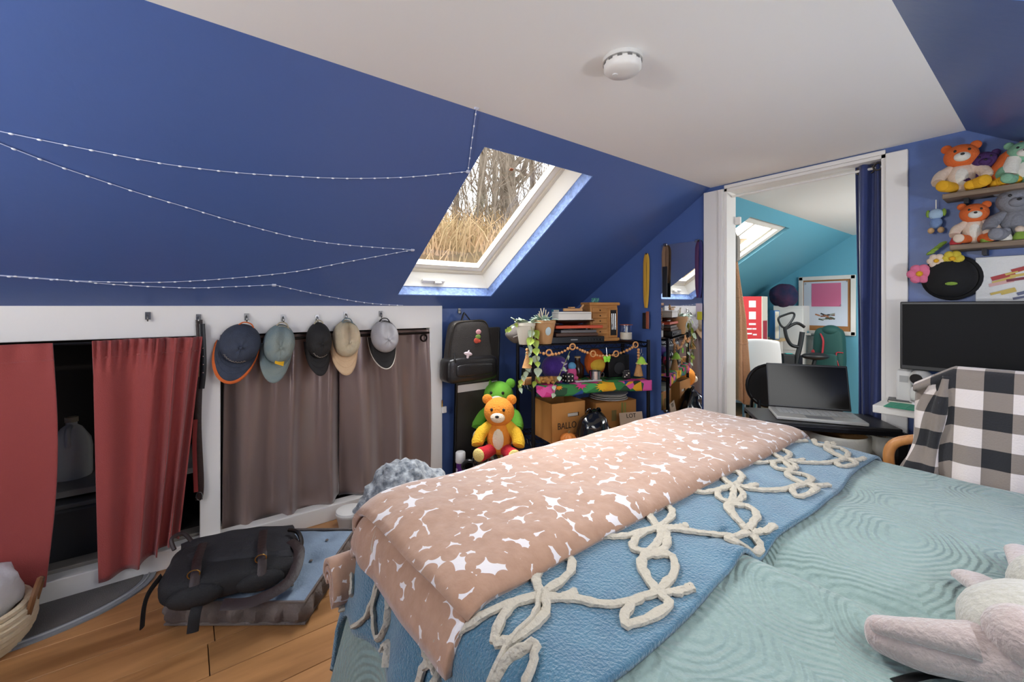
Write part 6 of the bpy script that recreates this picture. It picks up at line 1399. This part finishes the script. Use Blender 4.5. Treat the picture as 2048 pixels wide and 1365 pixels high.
shelf_toy(2045, s1z, 2.68, .36, 'mint green plush at the right of the upper shelf', MNP, MNP, WHP, MNP, MNP, MNP)
shelf_toy(1948, s2z, 2.675, .36, 'orange round headed plush at the left of the lower shelf', ORP, CRP, WHP, CRP, ORP, CRP)
for i, (px, m, lb) in enumerate(((1912, mp('toy_red', '#b8353a'), 'tiny red figure at the left end of the lower shelf'), (1974, GNP, 'tiny green figure beside the orange plush on the lower shelf'), (2012, WHP, 'tiny white figure before the grey plush on the lower shelf'), (2040, GNP, 'tiny green figure at the right of the lower shelf'))):
    x = onY(px, 480, 2.65).x; t = thing('small_figure', lb, 'figurine', (x, 2.645, s2z)); MB().lathe([(0, 0), (.018, 0), (.02, .01), (.012, .03), (.0, .034)], 14).build('body', m, t); MB().ell((0, 0, .042), (.014, .014, .014), nu=12, nv=8).build('head', CRP if i != 2 else GYP, t)
shelf_toy(2032, s2z, 2.70, .46, 'large grey plush on the lower shelf', GYP, GYP, GYP, GYP, GYP, GYP)
# hanging charms
hx = onY(1870, 432, FY - .05); t = thing('hanging_doll', 'small pale blue rag doll hanging from the upper shelf end', 'doll', (onY(1872, 400, FY - .05).x, FY - .05, onY(1872, 400, FY - .05).z))
SKB = mp('toy_sky', '#9fb9cf'); MB().tube([(0, 0, 0), (0, 0, -.045)], .002, 5).build('cord', WHP, t); MB().ell((0, 0, -.065), (.026, .02, .024), nu=16, nv=10).build('head', SKB, t); MB().ell((0, 0, -.105), (.022, .016, .026), nu=14, nv=10).build('dress', mp('toy_blue', '#6d86ad'), t)
for s_ in (-1, 1): MB().ell((s_ * .016, 0, -.138), (.012, .012, .014), nu=10, nv=8).build('foot', mp('toy_tan', '#d0a878'), t); MB().ell((s_ * .026, 0, -.06), (.008, .01, .018), nu=10, nv=6).build('hair_bunch', GNP, t)
# black round hat with flowers
hh_ = onY(1900, 555, FY - .06); t = thing('round_hat', 'black round hat with pink and yellow flowers on the blue wall', 'hat', (hh_.x, FY - .005, hh_.z))
MB().ell((0, -.05, 0), (.085, .055, .088), nu=28, nv=18).build('crown', mat('black_felt', '#121213', .9), t); MB().tube([(.088 * math.cos(a * PI / 16), -.02, .09 * math.sin(a * PI / 16)) for a in range(32)], .012, 8, closed=True).build('brim', mat('black_felt', '#121213'), t)
def flower(x, z, r, m, y=-.075):
    for k in range(6): a = k * PI / 3; MB().ell((x + r * .6 * math.cos(a), y, z + r * .6 * math.sin(a)), (r * .5, r * .3, r * .5), nu=10, nv=8).build('petal', m, t)
    MB().ell((x, y - .008, z), (r * .3, r * .25, r * .3), nu=10, nv=8).build('flower_centre', mp('toy_yellow', '#dda51f'), t)
flower(-.095, .02, .042, mp('toy_pink', '#d8718f')); flower(-.04, .075, .03, mp('toy_cream', '#d8c3ae')); flower(.01, .08, .034, mp('petal_yellow', '#c9b43a'))
for i in range(4): MB().ell((-.06 + .012 * i, -.06, .115 + .012 * i), (.018, .008, .008), (0, -.5, 0), nu=10, nv=6).build('leaf', GNP, t)
MB().ell((.01, -.108, -.03), (.02, .004, .008), nu=10, nv=6).build('emblem', GNP, t)
# canvas picture behind the monitor
p0 = onY(1951, 516, FY - .03); p1_ = onY(1951, 606, FY - .03); t = thing('canvas_picture', 'white canvas with loose red and yellow strokes above the monitor', 'picture', (p0.x, FY - .002, p1_.z - .06)); ch_ = p0.z - p1_.z + .06; cw_ = .42
B((cw_ / 2, -.014, ch_ / 2), (cw_, .025, ch_)).build('canvas', mat('canvas_white', '#dcdcd8', .8, bump=.2, bs=200), t, smooth=False, bevel=.002)
g = random.Random(14); sc5 = ['#a83a38', '#c9b05a', '#7a2f3c', '#b7cbd6', '#5a5f78', '#d2a6a0']
for i in range(26):
    a = Vector((.04 + g.random() * .36, -.0275 - .0001 * i, ch_ * (.32 + .5 * g.random()))); B(a, (g.uniform(.03, .09), .0008, g.uniform(.008, .018)), (0, -.25 + g.uniform(-.15, .15), 0)).build('brush_stroke', mat('paint_%d' % (i % 6), sc5[i % 6], .6), t, smooth=False)
